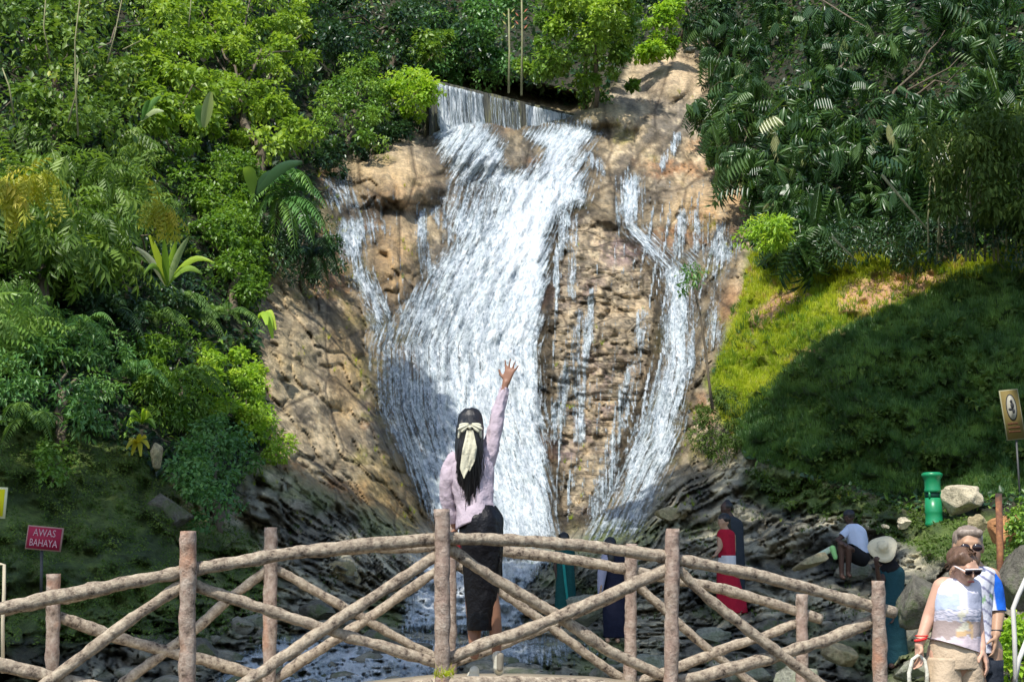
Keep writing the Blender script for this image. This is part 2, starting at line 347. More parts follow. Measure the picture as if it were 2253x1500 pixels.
M_GROUND = g.done(g.pbr(c, rg, 0.35, g.bump(hh, 0.9, 0.10)))

wetv = np.clip(w_low * .9 + w_rock * .25 + .8 * sstep(-60, -4, wsd), 0, 1.15)
TUV = np.stack([_th * 14.0 * (1 - w_pan) + w_pan * GX / 60.0, _r / 95.0 * (1 - w_pan) + w_pan * GY / 22.0], -1).reshape(-1, 2)
region = np.zeros(GX.shape, int)
region[(w_rock > .5)] = 1; region[(w_low > .5) & (w_rock > .3)] = 2; region[(w_gr > .5)] = 3
rq = region[:-1, :-1]
idx = np.arange(nI * nJ).reshape(nI, nJ)
quads = np.stack([idx[:-1, :-1], idx[:-1, 1:], idx[1:, 1:], idx[1:, :-1]], -1)
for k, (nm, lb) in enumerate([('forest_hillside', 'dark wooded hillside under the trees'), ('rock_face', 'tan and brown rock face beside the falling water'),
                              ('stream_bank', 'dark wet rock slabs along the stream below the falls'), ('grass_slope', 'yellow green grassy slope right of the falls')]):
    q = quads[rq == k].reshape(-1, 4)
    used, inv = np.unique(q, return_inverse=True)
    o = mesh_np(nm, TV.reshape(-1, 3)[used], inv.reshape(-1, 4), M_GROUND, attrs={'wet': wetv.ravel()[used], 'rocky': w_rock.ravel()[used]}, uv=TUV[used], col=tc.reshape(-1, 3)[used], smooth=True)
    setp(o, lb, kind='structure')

# ------------------------------------------------------------------ water
def dist_line(pts, px, py, widths):
    """widths - distance to a polyline: positive inside a ribbon."""
    best = np.full(px.shape, -1e9)
    for i in range(len(pts) - 1):
        (ax, ay), (bx, by) = pts[i], pts[i + 1]; ex, ey = bx - ax, by - ay
        t = np.clip(((px - ax) * ex + (py - ay) * ey) / (ex * ex + ey * ey), 0, 1)
        w = widths[i] * (1 - t) + widths[i + 1] * t
        best = np.maximum(best, w - np.hypot(px - ax - t * ex, py - ay - t * ey))
    return best
g = N('falling_water'); uvn = g.n('UVMap').outputs[0]; o = g.obj()
mp = g.n('Mapping', {'Vector': uvn, 'Scale': (1, 1, 1)}).outputs[0]
ns = g.noise(2.6, 6, .78, mp, .8); nf = g.noise(6.5, 4, .75, mp, .8); nb = g.noise(1.1, 4, .6, mp)
dens = g.attr('dens')
v = g.math('ADD', g.math('MULTIPLY', ns, 0.50), g.math('MULTIPLY', nf, 0.50))
vv = g.math('ADD', v, g.math('MULTIPLY', g.math('SUBTRACT', dens, 0.72), 0.12))
colr = g.ramp(vv, [(0.37, (.09, .13, .155)), (0.45, (.25, .31, .35)), (0.53, (.48, .53, .565)), (0.62, (.74, .77, .79))])
colr = g.mix(g.ramp(nb, [(.42, (0, 0, 0)), (.75, (.30, .30, .30))]), colr, (.52, .58, .52))
strand = g.noise(2.3, 4, .7, g.n('Mapping', {'Vector': uvn, 'Scale': (1.6, .16, 1)}).outputs[0], .25)
hb = g.math('ADD', g.math('MULTIPLY', ns, 1.3), nf)
a_ = g.math('ADD', dens, g.math('ADD', g.math('MULTIPLY', g.math('SUBTRACT', v, 0.5), 2.4), g.math('MULTIPLY', g.math('SUBTRACT', strand, 0.5), 2.6)))
alpha = g.ramp(a_, [(0.16, (0, 0, 0)), (0.48, (.62, .62, .62)), (.80, (.97, .97, .97))])
sh = g.pbr(colr, 0.38, 0.5, g.bump(hb, 0.5, 0.09), **{'Alpha': alpha})
M_WATER = g.done(sh)

def cxw(py, pts):
    ys = [p[0] for p in pts]; return np.interp(py, ys, [p[1] for p in pts]), np.interp(py, ys, [p[2] for p in pts])
def water(name, label, bounds, sd_fn, cl, dens_fn, off=0.10, amp=0.22, step=4.0, su=1.0, sv=1.0, seed=0, depth=None, soft=34):
    x = np.arange(bounds[0], bounds[2], step); y = np.arange(bounds[1], bounds[3], step)
    X, Y = np.meshgrid(x, y, indexing='ij')
    s = sd_fn(X, Y) + 9 * fbm(X / 16, Y / 22, octv=3, seed=seed + 60)
    cx, w = cxw(Y, cl)
    u = (X - cx) / w; 
    ks = [c[0] for c in cl]
    dd = depth(X, Y) if depth else D(X, Y)
    # soften the terrain under the water, follow its relief only partly
    tt = T(X, Y) if depth is None else dd
    dd = np.minimum(dd * .3 + tt * .7, tt)
    prof = sstep(-6, 26, s)
    ridge = fbm(u * w / 16, Y / 55, octv=4, seed=seed) ; r2 = fbm(u * w / 6.5, Y / 20, octv=3, seed=seed + 5)
    dd = dd - off - prof * (amp * (.6 + ridge) + .12 * r2) * (1.0)
    V = P(X, Y, dd).reshape(-1, 3)
    dens = sstep(-14, soft, s) * dens_fn(X, Y)
    n_i, n_j = X.shape; ii = np.arange(n_i * n_j).reshape(n_i, n_j)
    q = np.stack([ii[:-1, :-1], ii[:-1, 1:], ii[1:, 1:], ii[1:, :-1]], -1)
    keep = (s > -12)[:-1, :-1] & (dens[:-1, :-1] > 0.03)
    q = q[keep].reshape(-1, 4); used, inv = np.unique(q, return_inverse=True)
    U = np.stack([u * w * su / 26.0, Y * sv / 52.0], -1).reshape(-1, 2)
    ob = mesh_np(name, V[used], inv.reshape(-1, 4), M_WATER, attrs={'dens': dens.ravel()[used]}, uv=U[used], smooth=True)
    return setp(ob, label, kind='structure')
clm = [(170, 1235, 60), (280, 1230, 60), (400, 1150, 120), (500, 1120, 105), (640, 1055, 150), (760, 1010, 180), (900, 1015, 180), (1100, 1080, 130), (1200, 1100, 120)]
def dens_main(X, Y):
    d = np.full(X.shape, .94) - .16 * sstep(1100, 900, X) * sstep(560, 640, Y)
    d = d - .55 * np.exp(-(((X - 1050) / 95) ** 2 + ((Y - 430) / 60) ** 2) ** 1.5)       # thin veil over the rock
    d = d - .40 * np.exp(-(((X - 860) / 60) ** 2 + ((Y - 770) / 90) ** 2)) - .22 * np.exp(-(((X - 960) / 60) ** 2 + ((Y - 640) / 80) ** 2))
    d = d - .30 * np.exp(-(((X - 1010) / 60) ** 2 + ((Y - 545) / 40) ** 2))
    d = d - .30 * np.exp(-(((X - 1040) / 70) ** 2 + ((Y - 330) / 40) ** 2))
    d = d - .35 * np.exp(-(((X - 1275) / 30) ** 2 + ((Y - 380) / 60) ** 2))
    d = d - .25 * np.exp(-(((X - 910) / 90) ** 2 + ((Y - 930) / 90) ** 2))
    d = d + .25 * np.exp(-(((X - 1180) / 80) ** 2 + ((Y - 520) / 160) ** 2))
    d = d - .28 * sstep(1188, 1215, X) * sstep(430, 500, Y)
    return d * (1 + .16 * fbm(X / 60, Y / 70, octv=3, seed=88))
water('waterfall', 'broad white main cascade fanning down the middle of the rock', (930, 240, 1345, 400), lambda X, Y: sdf(MAIN, X, Y), clm, dens_main) if False else None
water('waterfall', 'broad white main cascade fanning down the middle of the rock', (780, 236, 1345, 1212), lambda X, Y: sdf(MAIN, X, Y), clm, dens_main, off=.12, amp=.34)
water('side_cascade', 'narrow cascade joining the main fall from the left', (690, 370, 880, 745), lambda X, Y: np.maximum(sdf(LEFTS, X, Y), sdf(TOPL, X, Y) - 4), [(370, 750, 60), (480, 785, 50), (600, 800, 40), (720, 845, 30)], lambda X, Y: .72 + .2 * fbm(X / 40, Y / 40, seed=5) - .25 * (Y < 480), seed=3, amp=.16)
water('side_cascade', 'tall thin cascade down the right side of the rock face', (1240, 370, 1560, 1200), lambda X, Y: sdf(RIGHTS, X, Y), [(370, 1385, 26), (500, 1390, 26), (590, 1480, 35), (800, 1490, 38), (950, 1455, 50), (1190, 1340, 75)], lambda X, Y: .70 - .20 * sstep(980, 1100, Y) + .35 * fbm(X / 26, Y / 120, octv=3, seed=15), seed=7, amp=.18)
water('side_cascade', 'short thin cascade at the far right edge of the rock', (1530, 500, 1650, 800), lambda X, Y: sdf(FARR, X, Y), [(500, 1600, 20), (800, 1570, 20)], lambda X, Y: .62 + .3 * fbm(X / 26, Y / 60, seed=25), seed=9, amp=.1)
TRICK = [([(1262, 480), (1255, 600), (1262, 650)], [1, 4, 1]), ([(1272, 690), (1262, 780), (1240, 840), (1220, 960)], [0, 6, 8, 4]), ([(1300, 640), (1294, 740), (1278, 830), (1276, 960)], [0, 6, 8, 5]),
         ([(1412, 690), (1404, 760), (1370, 870), (1330, 1040)], [3, 4, 4, 5]), ([(1490, 300), (1472, 330), (1456, 366)], [1, 5, 1]), ([(930, 470), (925, 530), (945, 600)], [2, 7, 2]),
         ([(1530, 470), (1532, 545)], [1, 6]), ([(1590, 500), (1575, 545), (1600, 560)], [5, 6, 6]), ([(1000, 372), (1120, 378)], [4, 3]), ([(960, 470), (985, 520)], [9, 6]), ([(770, 500), (772, 620), (800, 690)], [4, 5, 5]), ([(1300, 350), (1325, 380)], [4, 3]),
         ([(1245, 480), (1230, 560)], [5, 4]), ([(1350, 1000), (1310, 1120)], [7, 12]), ([(1500, 470), (1490, 560)], [4, 5])]
water('trickle', 'thin threads of water running over the brown rock', (900, 290, 1640, 1150), lambda X, Y: np.max([dist_line(p, X, Y, w) for p, w in TRICK], 0) , [(290, 1280, 20), (1150, 1280, 20)], lambda X, Y: .50 + .3 * fbm(X / 20, Y / 50, octv=2, seed=20), seed=13, off=.16, amp=.05, soft=2)
FILM = [(740, 300), (960, 290), (1000, 360), (1330, 280), (1420, 290), (1540, 330), (1630, 500), (1600, 760), (1520, 860), (1490, 1000), (1400, 1160), (1220, 1160), (900, 1080), (820, 900), (780, 700), (730, 520)]
def film_dens(X, Y):
    a = np.arctan2(X - 1130, 2400 - Y); st_ = fbm(a * 300, Y / 150 + .3 * fbm(X / 60, Y / 60, seed=2), octv=4, seed=17); pt = fbm(X / 90, Y / 80, octv=3, seed=19)
    return sstep(330, 420, Y) * np.clip((st_ - .22) * 3.0 + pt * .45, 0, .8) * sstep(0, 40, sdf(FILM, X, Y)) * (.35 + .65 * sstep(-90, 10, np.maximum(sdf(MAIN, X, Y), sdf(RIGHTS, X, Y)))) 
water('water_film', 'thin strands of water spread over the wet rock face', (720, 280, 1640, 1170), lambda X, Y: sdf(FILM, X, Y), [(280, 1230, 60), (1170, 1180, 60)], film_dens, seed=33, off=.10, amp=.04, step=4.0)
# second, lower drop, its pool, and the stream under the bridge
def flat_water(name, label, poly, fn_d, dens, seed=0, step=4.0, amp=.1, su=1, sv=1):
    xs = [p[0] for p in poly]; ys = [p[1] for p in poly]
    ob = water(name, label, (min(xs) - 12, min(ys) - 12, max(xs) + 12, max(ys) + 12), lambda X, Y: sdf(poly, X, Y), [(0, 1000, 60), (1500, 1000, 60)], dens, seed=seed, step=step, off=.15, amp=amp, su=su, sv=sv)
    return ob
flat_water('lower_cascade', 'lower drop of the fall into the stream behind the bridge', [(900, 1225), (1230, 1222), (1180, 1262), (1150, 1300), (1152, 1385), (1000, 1392), (885, 1388), (880, 1340), (905, 1290), (920, 1250)], None, lambda X, Y: 1.35 - .45 * np.exp(-(((X - 1100) / 55) ** 2 + ((Y - 1300) / 50) ** 2)) + .2 * fbm(X / 40, Y / 60, seed=91), seed=21, amp=.25)
flat_water('stream', 'blue white stream tumbling between dark rocks under the bridge', [(470, 1510), (520, 1440), (610, 1405), (700, 1390), (800, 1408), (900, 1400), (1240, 1395), (1330, 1440), (1180, 1470), (960, 1490), (800, 1540), (470, 1540)], None, lambda X, Y: 1.35 + .7 * fbm(X / 60, Y / 26, octv=4, seed=93) - .70 * sstep(900, 1050, X), seed=29, amp=.3, sv=2.2)

# weir wall across the crest
g = N('wet_concrete'); o = g.obj()
sx = g.n('Mapping', {'Vector': o, 'Scale': (5.0, 5.0, .55)}).outputs[0]
f = g.noise(1.2, 5, .7, sx)
M_WEIR = g.done(g.pbr(g.ramp(f, [(.35, (.02, .022, .022)), (.5, (.07, .07, .055)), (.62, (.15, .15, .08)), (.78, (.28, .27, .22))]), .45, .4, g.bump(f, .7, .08)))  # wet streaks, and darkened overall in place of the trees' shade
def box_between(a, b, zt, zb, thick, mat, name, parent=None, nseg=40, rough=.03):
    """Upright slab from a to b (xy), with a slightly uneven face."""
    a = np.array(a[:2], float); b = np.array(b[:2], float); dr = (b - a) / np.linalg.norm(b - a); nr = np.array([dr[1], -dr[0]])
    V = []; F = []
    for i in range(nseg + 1):
        p = a + (b - a) * i / nseg
        j = rough * (random.random() - .5)
        for (off, z) in ((0, zb), (0, zt + j), (thick, zt + j), (thick, zb)):
            q = p - nr * off; V.append((q[0], q[1], z))
    for i in range(nseg):
        for k in range(4):
            F.append((i * 4 + k, i * 4 + (k + 1) % 4, (i + 1) * 4 + (k + 1) % 4, (i + 1) * 4 + k))
    F.append((0, 1, 2, 3)); F.append((nseg * 4 + 3, nseg * 4 + 2, nseg * 4 + 1, nseg * 4))
    return mesh_np(name, V, F, mat, parent=parent)
wa = P(945, 168, 48.6); wb = P(1272, 258, 52.5)
wz = (wa[2] + wb[2]) / 2
weir = box_between(wa, wb, wz, wz - 3.4, .5, M_WEIR, 'weir_wall'); setp(weir, 'low concrete weir wall streaked with water at the crest of the falls', 'wall')
def weir_sheet(px0, px1, dn, seed, name, label, zbot=-2.2):
    a = np.array(wa[:2]); b = np.array(wb[:2])
    def at(px):
        xc = (px - CX) / F_PX; # intersect vertical plane through camera with the wall line
        k = xc / math.cos(PITCH)  # approximate x/y slope near the crest rows
        k = xc / (math.cos(PITCH) - ((CY - 215) / F_PX) * math.sin(PITCH))
        t = (k * a[1] - a[0]) / ((b[0] - a[0]) - k * (b[1] - a[1])); return t
    t0, t1 = at(px0), at(px1); n = 50; m = 14
    V = []; dens = []; U = []
    dr = (b - a) / np.linalg.norm(b - a); nr = np.array([dr[1], -dr[0]])
    if nr[1] > 0: nr = -nr
    for i in range(n + 1):
        t = t0 + (t1 - t0) * i / n; p = a + (b - a) * t
        for j in range(m + 1):
            s = j / m; fall = .06 + .35 * s ** 2 + .05 * float(vnoise(i * .9, s * 3, seed=seed))
            if j == 0: q = p - nr * .3; z = wz + .035
            else: q = p + nr * fall; z = wz + .03 + zbot * s
            V.append((q[0], q[1], z)); dens.append(dn * (.75 + .5 * float(fbm(np.array(i * .33), np.array(s * 1.2), octv=3, seed=seed + 2))) * (1 if 0 < i < n else .2)); U.append((i * .22, s * 1.6))
    ii = np.arange((n + 1) * (m + 1)).reshape(n + 1, m + 1)
    q = np.stack([ii[:-1, :-1], ii[:-1, 1:], ii[1:, 1:], ii[1:, :-1]], -1).reshape(-1, 4)
    setp(mesh_np(name, V, q, M_WATER, attrs={'dens': dens}, uv=np.array(U), smooth=True), label, kind='structure')
weir_sheet(956, 1062, .95, 3, 'weir_spill', 'blue white water sheet spilling over the left end of the weir')
weir_sheet(1074, 1140, .45, 5, 'weir_spill', 'thin dribbles down the mossy middle of the weir')
weir_sheet(1152, 1262, 1.2, 8, 'weir_spill', 'white water sheet spilling over the right end of the weir')
# ------------------------------------------------------------------ leaves and crowns
def nrm(a): return a / (np.linalg.norm(a, axis=-1, keepdims=True) + 1e-9)
LEAF_V = np.array([(0, 0, 0), (-.30, .45, .07), (0, 1, -.14), (.30, .45, .07)], float); LEAF_F = np.array([(0, 3, 2), (0, 2, 1)])
def leaf_t(w=.3, bend=.14, fold=.07):
    return np.array([(0, 0, 0), (-w, .42, fold), (0, 1, -bend), (w, .42, fold)], float), LEAF_F.copy()
def combine(parts):
    V = []; F = []; n = 0
    for v, f in parts: V.append(v); F.append(f + n); n += len(v)
    return np.concatenate(V), np.concatenate(F)
def xf(v, ydir, up, s, o):
    y = np.array(ydir, float); y /= np.linalg.norm(y); u = np.array(up, float); x = np.cross(y, u); x /= np.linalg.norm(x) + 1e-9; z = np.cross(x, y)
    return v[:, :1] * x * s + v[:, 1:2] * y * s + v[:, 2:] * z * s + np.array(o, float)
def sprig_t(n=5, w=.13, droop=.8, ll=.42):
    """Pinnate leaf: a drooping rachis with paired leaflets."""
    parts = []; lv, lf = leaf_t(w, .1, .03)
    for i in range(n):
        t = .18 + .82 * i / (n - 1); o = (0, t, -.35 * t * t)
        for s in (-1, 1): parts.append((xf(lv, (s * .75, .45, -droop), (0, .3, 1), ll * (1 - .35 * abs(t - .45)), o), lf))
    parts.append((xf(lv, (0, .8, -droop), (0, .3, 1), ll, (0, 1, -.35)), lf))
    r = np.array([(-.008, 0, 0), (.008, 0, 0), (.006, 1, -.35), (-.006, 1, -.35)]); parts.append((r, np.array([(0, 1, 2), (0, 2, 3)])))
    return combine(parts)
def rosette_t(n=7, w=.14, droop=.9):
    parts = []; lv = np.array([(0, 0, 0), (-w, .35, .02), (0, .35, -.03), (w, .35, .02), (-w * .8, .7, -.08), (0, .7, -.12), (w * .8, .7, -.08), (0, 1, -.3)], float)
    lf = np.array([(0, 2, 1), (0, 3, 2), (1, 2, 5), (1, 5, 4), (2, 3, 6), (2, 6, 5), (4, 5, 7), (5, 6, 7)])
    for i in range(n):
        a = 2 * math.pi * i / n + .2; parts.append((xf(lv, (math.cos(a), math.sin(a), -droop), (0, 0, 1), 1, (0, 0, 0)), lf))
    return combine(parts)
T_LEAF = leaf_t(.30); T_LONG = leaf_t(.17, .22, .05); T_SPRIG = sprig_t(); T_ROS = rosette_t(7, .085, 2.2); T_SMALLROS = rosette_t(5, .2, .2); T_BIGSPRIG = sprig_t(6, .085, 2.4, .55)
T_BLADE = (np.array([(-.05, 0, 0), (.05, 0, 0), (.03, .6, .0), (-.03, .6, .0), (0, 1, -.16)], float), np.array([(0, 1, 2), (0, 2, 3), (3, 2, 4)]))
T_TUFT = combine([(xf(T_BLADE[0], (math.cos(a) * .6, math.sin(a) * .6, 1), (math.cos(a), math.sin(a), .1), .7 + .3 * ((i * 7) % 5) / 5, (0, 0, 0)), T_BLADE[1]) for i, a in enumerate(np.arange(7) * .9)])
def scatter(tmpl, pos, ydir, up, size, rnd):
    tv, tf = tmpl; n = len(pos)
    y = nrm(ydir); x = nrm(np.cross(y, up)); z = np.cross(x, y)
    M = np.stack([x, y, z], 1)                                   # rows: axes
    V = np.einsum('kj,njc->nkc', tv, M) * np.asarray(size)[:, None, None] + pos[:, None, :]
    F = (tf[None] + (np.arange(n) * len(tv))[:, None, None]).reshape(-1, 3)
    return V.reshape(-1, 3), F, np.repeat(rnd, len(tv))
def in_poly(poly, n, rng, bias=None):
    xs = [p[0] for p in poly]; ys = [p[1] for p in poly]; out = np.zeros((0, 2))
    while len(out) < n:
        q = np.stack([rng.uniform(min(xs), max(xs), n * 2), rng.uniform(min(ys), max(ys), n * 2)], 1)
        out = np.concatenate([out, q[sdf(poly, q[:, 0], q[:, 1]) > 0]])
    return out[:n]
def clump_leaves(centers, rad, per, tmpl, size, rng, droop=.5, tone=None, flat=.75):
    n = len(centers); N_ = n * per
    c = np.repeat(centers, per, 0); r = np.repeat(rad, per)
    dr = nrm(rng.normal(size=(N_, 3)) + np.array([0, -.25, .35]))
    rr = r * (rng.uniform(.25, 1, N_) ** .45)
    pos = c + dr * rr[:, None] * np.array([1, 1, flat])
    yd = nrm(dr * .8 + rng.normal(size=(N_, 3)) * .55 + np.array([0, 0, -droop]))
    up = nrm(dr * .5 + np.array([0, -.1, .9]) + rng.normal(size=(N_, 3)) * .35)
    t = (rng.uniform(0, 1, n) if tone is None else tone)
    rnd = np.clip(np.repeat(t, per) * .55 + rng.uniform(0, .45, N_), 0, 1)
    sz = size * rng.uniform(.65, 1.2, N_) * np.repeat(rng.uniform(.75, 1.3, n), per)
    return scatter(tmpl, pos, yd, up, sz, rnd)
def tube(pts, rad, sides=6, cap=True):
    pts = np.array(pts, float); n = len(pts); V = []; F = []
    tan = np.gradient(pts, axis=0); tan = nrm(tan)
    ref = np.array([0, 0, 1.]) if abs(tan[0][2]) < .9 else np.array([1., 0, 0])
    u = nrm(np.cross(tan[0], ref))
    for i in range(n):
        u = nrm(u - tan[i] * np.dot(u, tan[i])); w = np.cross(tan[i], u)
        for k in range(sides):
            a = 2 * math.pi * k / sides; V.append(pts[i] + (u * math.cos(a) + w * math.sin(a)) * rad[i])
    for i in range(n - 1):
        for k in range(sides):
            a, b = i * sides + k, i * sides + (k + 1) % sides; F += [(a, b, b + sides), (a, b + sides, a + sides)]
    if cap:
        for i, e in ((0, 0), (n - 1, 1)):
            V.append(pts[i]); m = len(V) - 1
            for k in range(sides):
                a, b = i * sides + k, i * sides + (k + 1) % sides; F.append((a, m, b) if e == 0 else (b, m, a))
    return np.array(V), np.array(F)
def limb(a, b, r0, r1, rng, n=7, wob=.06, sides=6):
    a = np.array(a, float); b = np.array(b, float); L = np.linalg.norm(b - a)
    t = np.linspace(0, 1, n)[:, None]; p = a + (b - a) * t; p[1:-1] += rng.normal(size=(n - 2, 3)) * L * wob * .5
    p[:, 2] += (np.sin(t[:, 0] * math.pi) * L * .06)
    return tube(p, np.linspace(r0, r1, n), sides)

def bark(name, c):
    g = N(name); o = g.obj(); m = g.n('Mapping', {'Vector': o, 'Scale': (6, 6, 1.2)}).outputs[0]
    f = g.noise(3, 5, .7, m)
    return g.done(g.pbr(g.ramp(f, [(.3, tuple(v * .5 for v in c)), (.6, c), (.8, tuple(min(1, v * 1.5) for v in c))]), .85, .2, g.bump(f, .8, .03)))
M_BARK = bark('grey_bark', (.16, .13, .09)); M_BAMBOO = bark('bamboo_stalk', (.30, .30, .16))
ML = dict(
    bright=leaf_mat('bright_leaves', (0.131, 0.232, 0.026), (0.246, 0.392, 0.043), (0.392, 0.522, 0.065), rough=.42, trans=.4),
    mid=leaf_mat('mid_green_leaves', (0.078, 0.174, 0.025), (0.157, 0.295, 0.040), (0.278, 0.418, 0.064), rough=.4),
    cool=leaf_mat('cool_green_leaves', (0.054, 0.154, 0.043), (0.109, 0.254, 0.065), (0.200, 0.362, 0.087), rough=.36),
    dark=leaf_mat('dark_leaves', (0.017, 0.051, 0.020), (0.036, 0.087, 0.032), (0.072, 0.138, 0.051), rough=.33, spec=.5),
    olive=leaf_mat('olive_leaves', (0.058, 0.127, 0.022), (0.116, 0.216, 0.035), (0.189, 0.293, 0.047), rough=.45, dry=(0.435, 0.470, 0.079)),
    droop=leaf_mat('drooping_leaves', (0.017, 0.061, 0.023), (0.043, 0.116, 0.032), (0.131, 0.217, 0.065), rough=.34, spec=.6, dry=(0.493, 0.522, 0.232)),
    yellow=leaf_mat('yellow_leaves', (0.319, 0.319, 0.029), (0.600, 0.522, 0.043), (0.600, 0.551, 0.058), rough=.5, trans=.4),
    lime=leaf_mat('lime_leaves', (0.174, 0.319, 0.029), (0.319, 0.522, 0.043), (0.493, 0.600, 0.072), rough=.45, trans=.42),
    grass=leaf_mat('grass_blades', (.24, .34, .02), (.44, .52, .025), (.58, .58, .06), rough=.55, spec=.2, trans=.35, dry=(.55, .36, .16)),
    moss_low=leaf_mat('low_moss', (.07, .13, .025), (.12, .20, .04), (.20, .28, .06), rough=.6, spec=.2),
    moss=leaf_mat('moss_leaves', (0.051, 0.094, 0.017), (0.087, 0.145, 0.029), (0.145, 0.217, 0.043), rough=.6, spec=.2),
    fern=leaf_mat('fern_fronds', (0.051, 0.123, 0.029), (0.102, 0.203, 0.043), (0.189, 0.319, 0.065), rough=.45),
    chart=leaf_mat('chartreuse_leaves', (0.067, 0.138, 0.020), (0.142, 0.253, 0.033), (0.257, 0.380, 0.055), rough=.45, trans=.4),
    lush=leaf_mat('lush_green_leaves', (.07, .16, .02), (.14, .27, .03), (.24, .38, .05), rough=.4, trans=.4),
    swarthy=leaf_mat('deep_drooping_leaves', (.014, .050, .014), (.036, .095, .024), (.12, .22, .05), rough=.34, spec=.6, dry=(.34, .36, .16)),
    gold=leaf_mat('golden_leaves', (.24, .30, .03), (.44, .46, .04), (.58, .48, .05), rough=.5, trans=.4),
    fluor=leaf_mat('pale_leaves', (0.232, 0.319, 0.145), (0.435, 0.522, 0.261), (0.600, 0.600, 0.435), rough=.4),
)
def plant(name, label, cat, poly, d, nc, cr, per, leaf, tmpl, mat, seed, dd=2.0, group=None, droop=.5, base=None, trunk=.10, limbs=5, bulge=None, extra=None, foliage='foliage', tmin=0, jit=None, tmpl2=None, leaf2=0, n2=0):
    """A tree or shrub: clumps of leaves filling an outline at distance d (number or function), with trunk and limbs."""
    rng = np.random.default_rng(seed)
    q = in_poly(poly, nc, rng); q = q + rng.normal(size=q.shape) * (min(16, 9 + nc / 30) if jit is None else jit)
    if nc >= 60: q = q[fbm(q[:, 0] / 42, q[:, 1] / 36, octv=2, seed=seed + 300) > (-.04 if nc > 400 else -.16)]; nc = len(q)
    dv = d(q[:, 0], q[:, 1]) if callable(d) else np.full(nc, float(d))
    s = sdf(poly, q[:, 0], q[:, 1]); w = np.clip(s / (s.max() + 1e-6), 0, 1)
    dv = dv - (bulge if bulge is not None else dd) * np.sqrt(w) + rng.uniform(0, dd, nc)
    dv = np.minimum(dv, D(q[:, 0], q[:, 1]) - .1)
    ctr = P(q[:, 0], q[:, 1], dv); rad = cr * (.35 + rng.uniform(0, 1, nc) ** 1.6)
    px0 = np.mean([p[0] for p in poly]); py0 = max(p[1] for p in poly)
    b = base or (px0, py0); dB = float(T(b[0], b[1])) if len(b) == 2 else b[2]
    o = P(b[0], b[1], dB - .05)
    root = empty(name, o, label=label, cat=cat, group=group)
    V, F, R = clump_leaves(ctr, rad, per, tmpl, leaf, rng, droop)
    if tmpl2 is not None:
        V2, F2, R2 = clump_leaves(ctr + np.array([0, -.25, 0]), rad, n2, tmpl2, leaf2, rng, droop)
        F = np.concatenate([F, F2 + len(V)]); V = np.concatenate([V, V2]); R = np.concatenate([R, R2])
    mesh_np(foliage, V, F, ML[mat], attrs={'rnd': R}, parent=root)
    if trunk:
        mc = ctr.mean(0); k = np.argsort(ctr[:, 2])[-max(3, nc // 4):]
        fork = o * .35 + mc * .65
        parts = [limb(o - np.array([0, 0, .15]), fork, trunk, trunk * .6, rng)]
        for i in rng.choice(nc, min(limbs, nc), replace=False): parts.append(limb(fork, ctr[i] + np.array([0, .7, -.1]), trunk * .3, trunk * .06, rng, sides=5))
        Vt, Ft = combine(parts); mesh_np('trunk', Vt, Ft, M_BARK, parent=root, smooth=True)
    return root, rng, o

# ------------------------------------------------------------------ canopy trees left of and above the view: unseen, crowns shaped to cast the wanted shade
SHADE = [(-500, 1040), (200, 1040), (400, 1020), (500, 990), (560, 975), (640, 1000), (700, 1045), (760, 1075), (830, 1115), (870, 1120), (862, 1060), (845, 1000), (846, 930), (836, 880), (860, 840), (905, 822), (950, 832), (985, 858), (1005, 900), (1010, 960), (985, 1000), (960, 1060), (950, 1120), (1000, 1150), (1060, 1185),
         (1200, 1192), (1330, 1185), (1345, 1110), (1400, 1060), (1480, 1015), (1600, 1005), (1662, 935), (1692, 876), (1720, 812), (1790, 752), (1880, 706), (1970, 672), (2050, 628), (2110, 600), (2253, 545), (2700, 420), (2900, 900), (2500, 1060), (2060, 1060), (1990, 1120), (1960, 1500), (1900, 1560), (-300, 1560)]
rs = np.random.default_rng(5)
LITP = [(1640, 1120, 70, 20), (1770, 1150, 60, 22), (1700, 1190, 40, 14), (760, 1200, 60, 30), (720, 1130, 30, 10), (700, 1180, 60, 20), (1900, 1230, 40, 20), (520, 1200, 40, 20), (1810, 1300, 60, 12), (1600, 1270, 30, 10), (380, 1070, 40, 12), (100, 1000, 40, 20), (1920, 1120, 30, 20), (1960, 1200, 36, 22), (300, 1150, 60, 16), (930, 1330, 50, 40), (1180, 1235, 50, 12), (560, 1480, 70, 20)]
sp = in_poly(SHADE, 5200, rs)
keep = np.ones(len(sp), bool)
for (x, y, a, b) in LITP: keep &= ((sp[:, 0] - x) / a) ** 2 + ((sp[:, 1] - y) / b) ** 2 > 1
edge = sdf(SHADE, sp[:, 0], sp[:, 1])
keep &= (edge + 26 * fbm(sp[:, 0] / 34, sp[:, 1] / 34, octv=3, seed=72) > 16) & (rs.uniform(0, 1, len(sp)) < np.where(fbm(sp[:, 0] / 60, sp[:, 1] / 40, octv=2, seed=71) > .28, .25, 1))
sp = sp[keep]
SPt = P(sp[:, 0], sp[:, 1], T(sp[:, 0], sp[:, 1]))
tz = rs.uniform(19, 25, len(sp)); tt_ = np.clip((tz - SPt[:, 2]) / SUN[2], 16, 40)
CC = SPt + SUN * tt_[:, None]
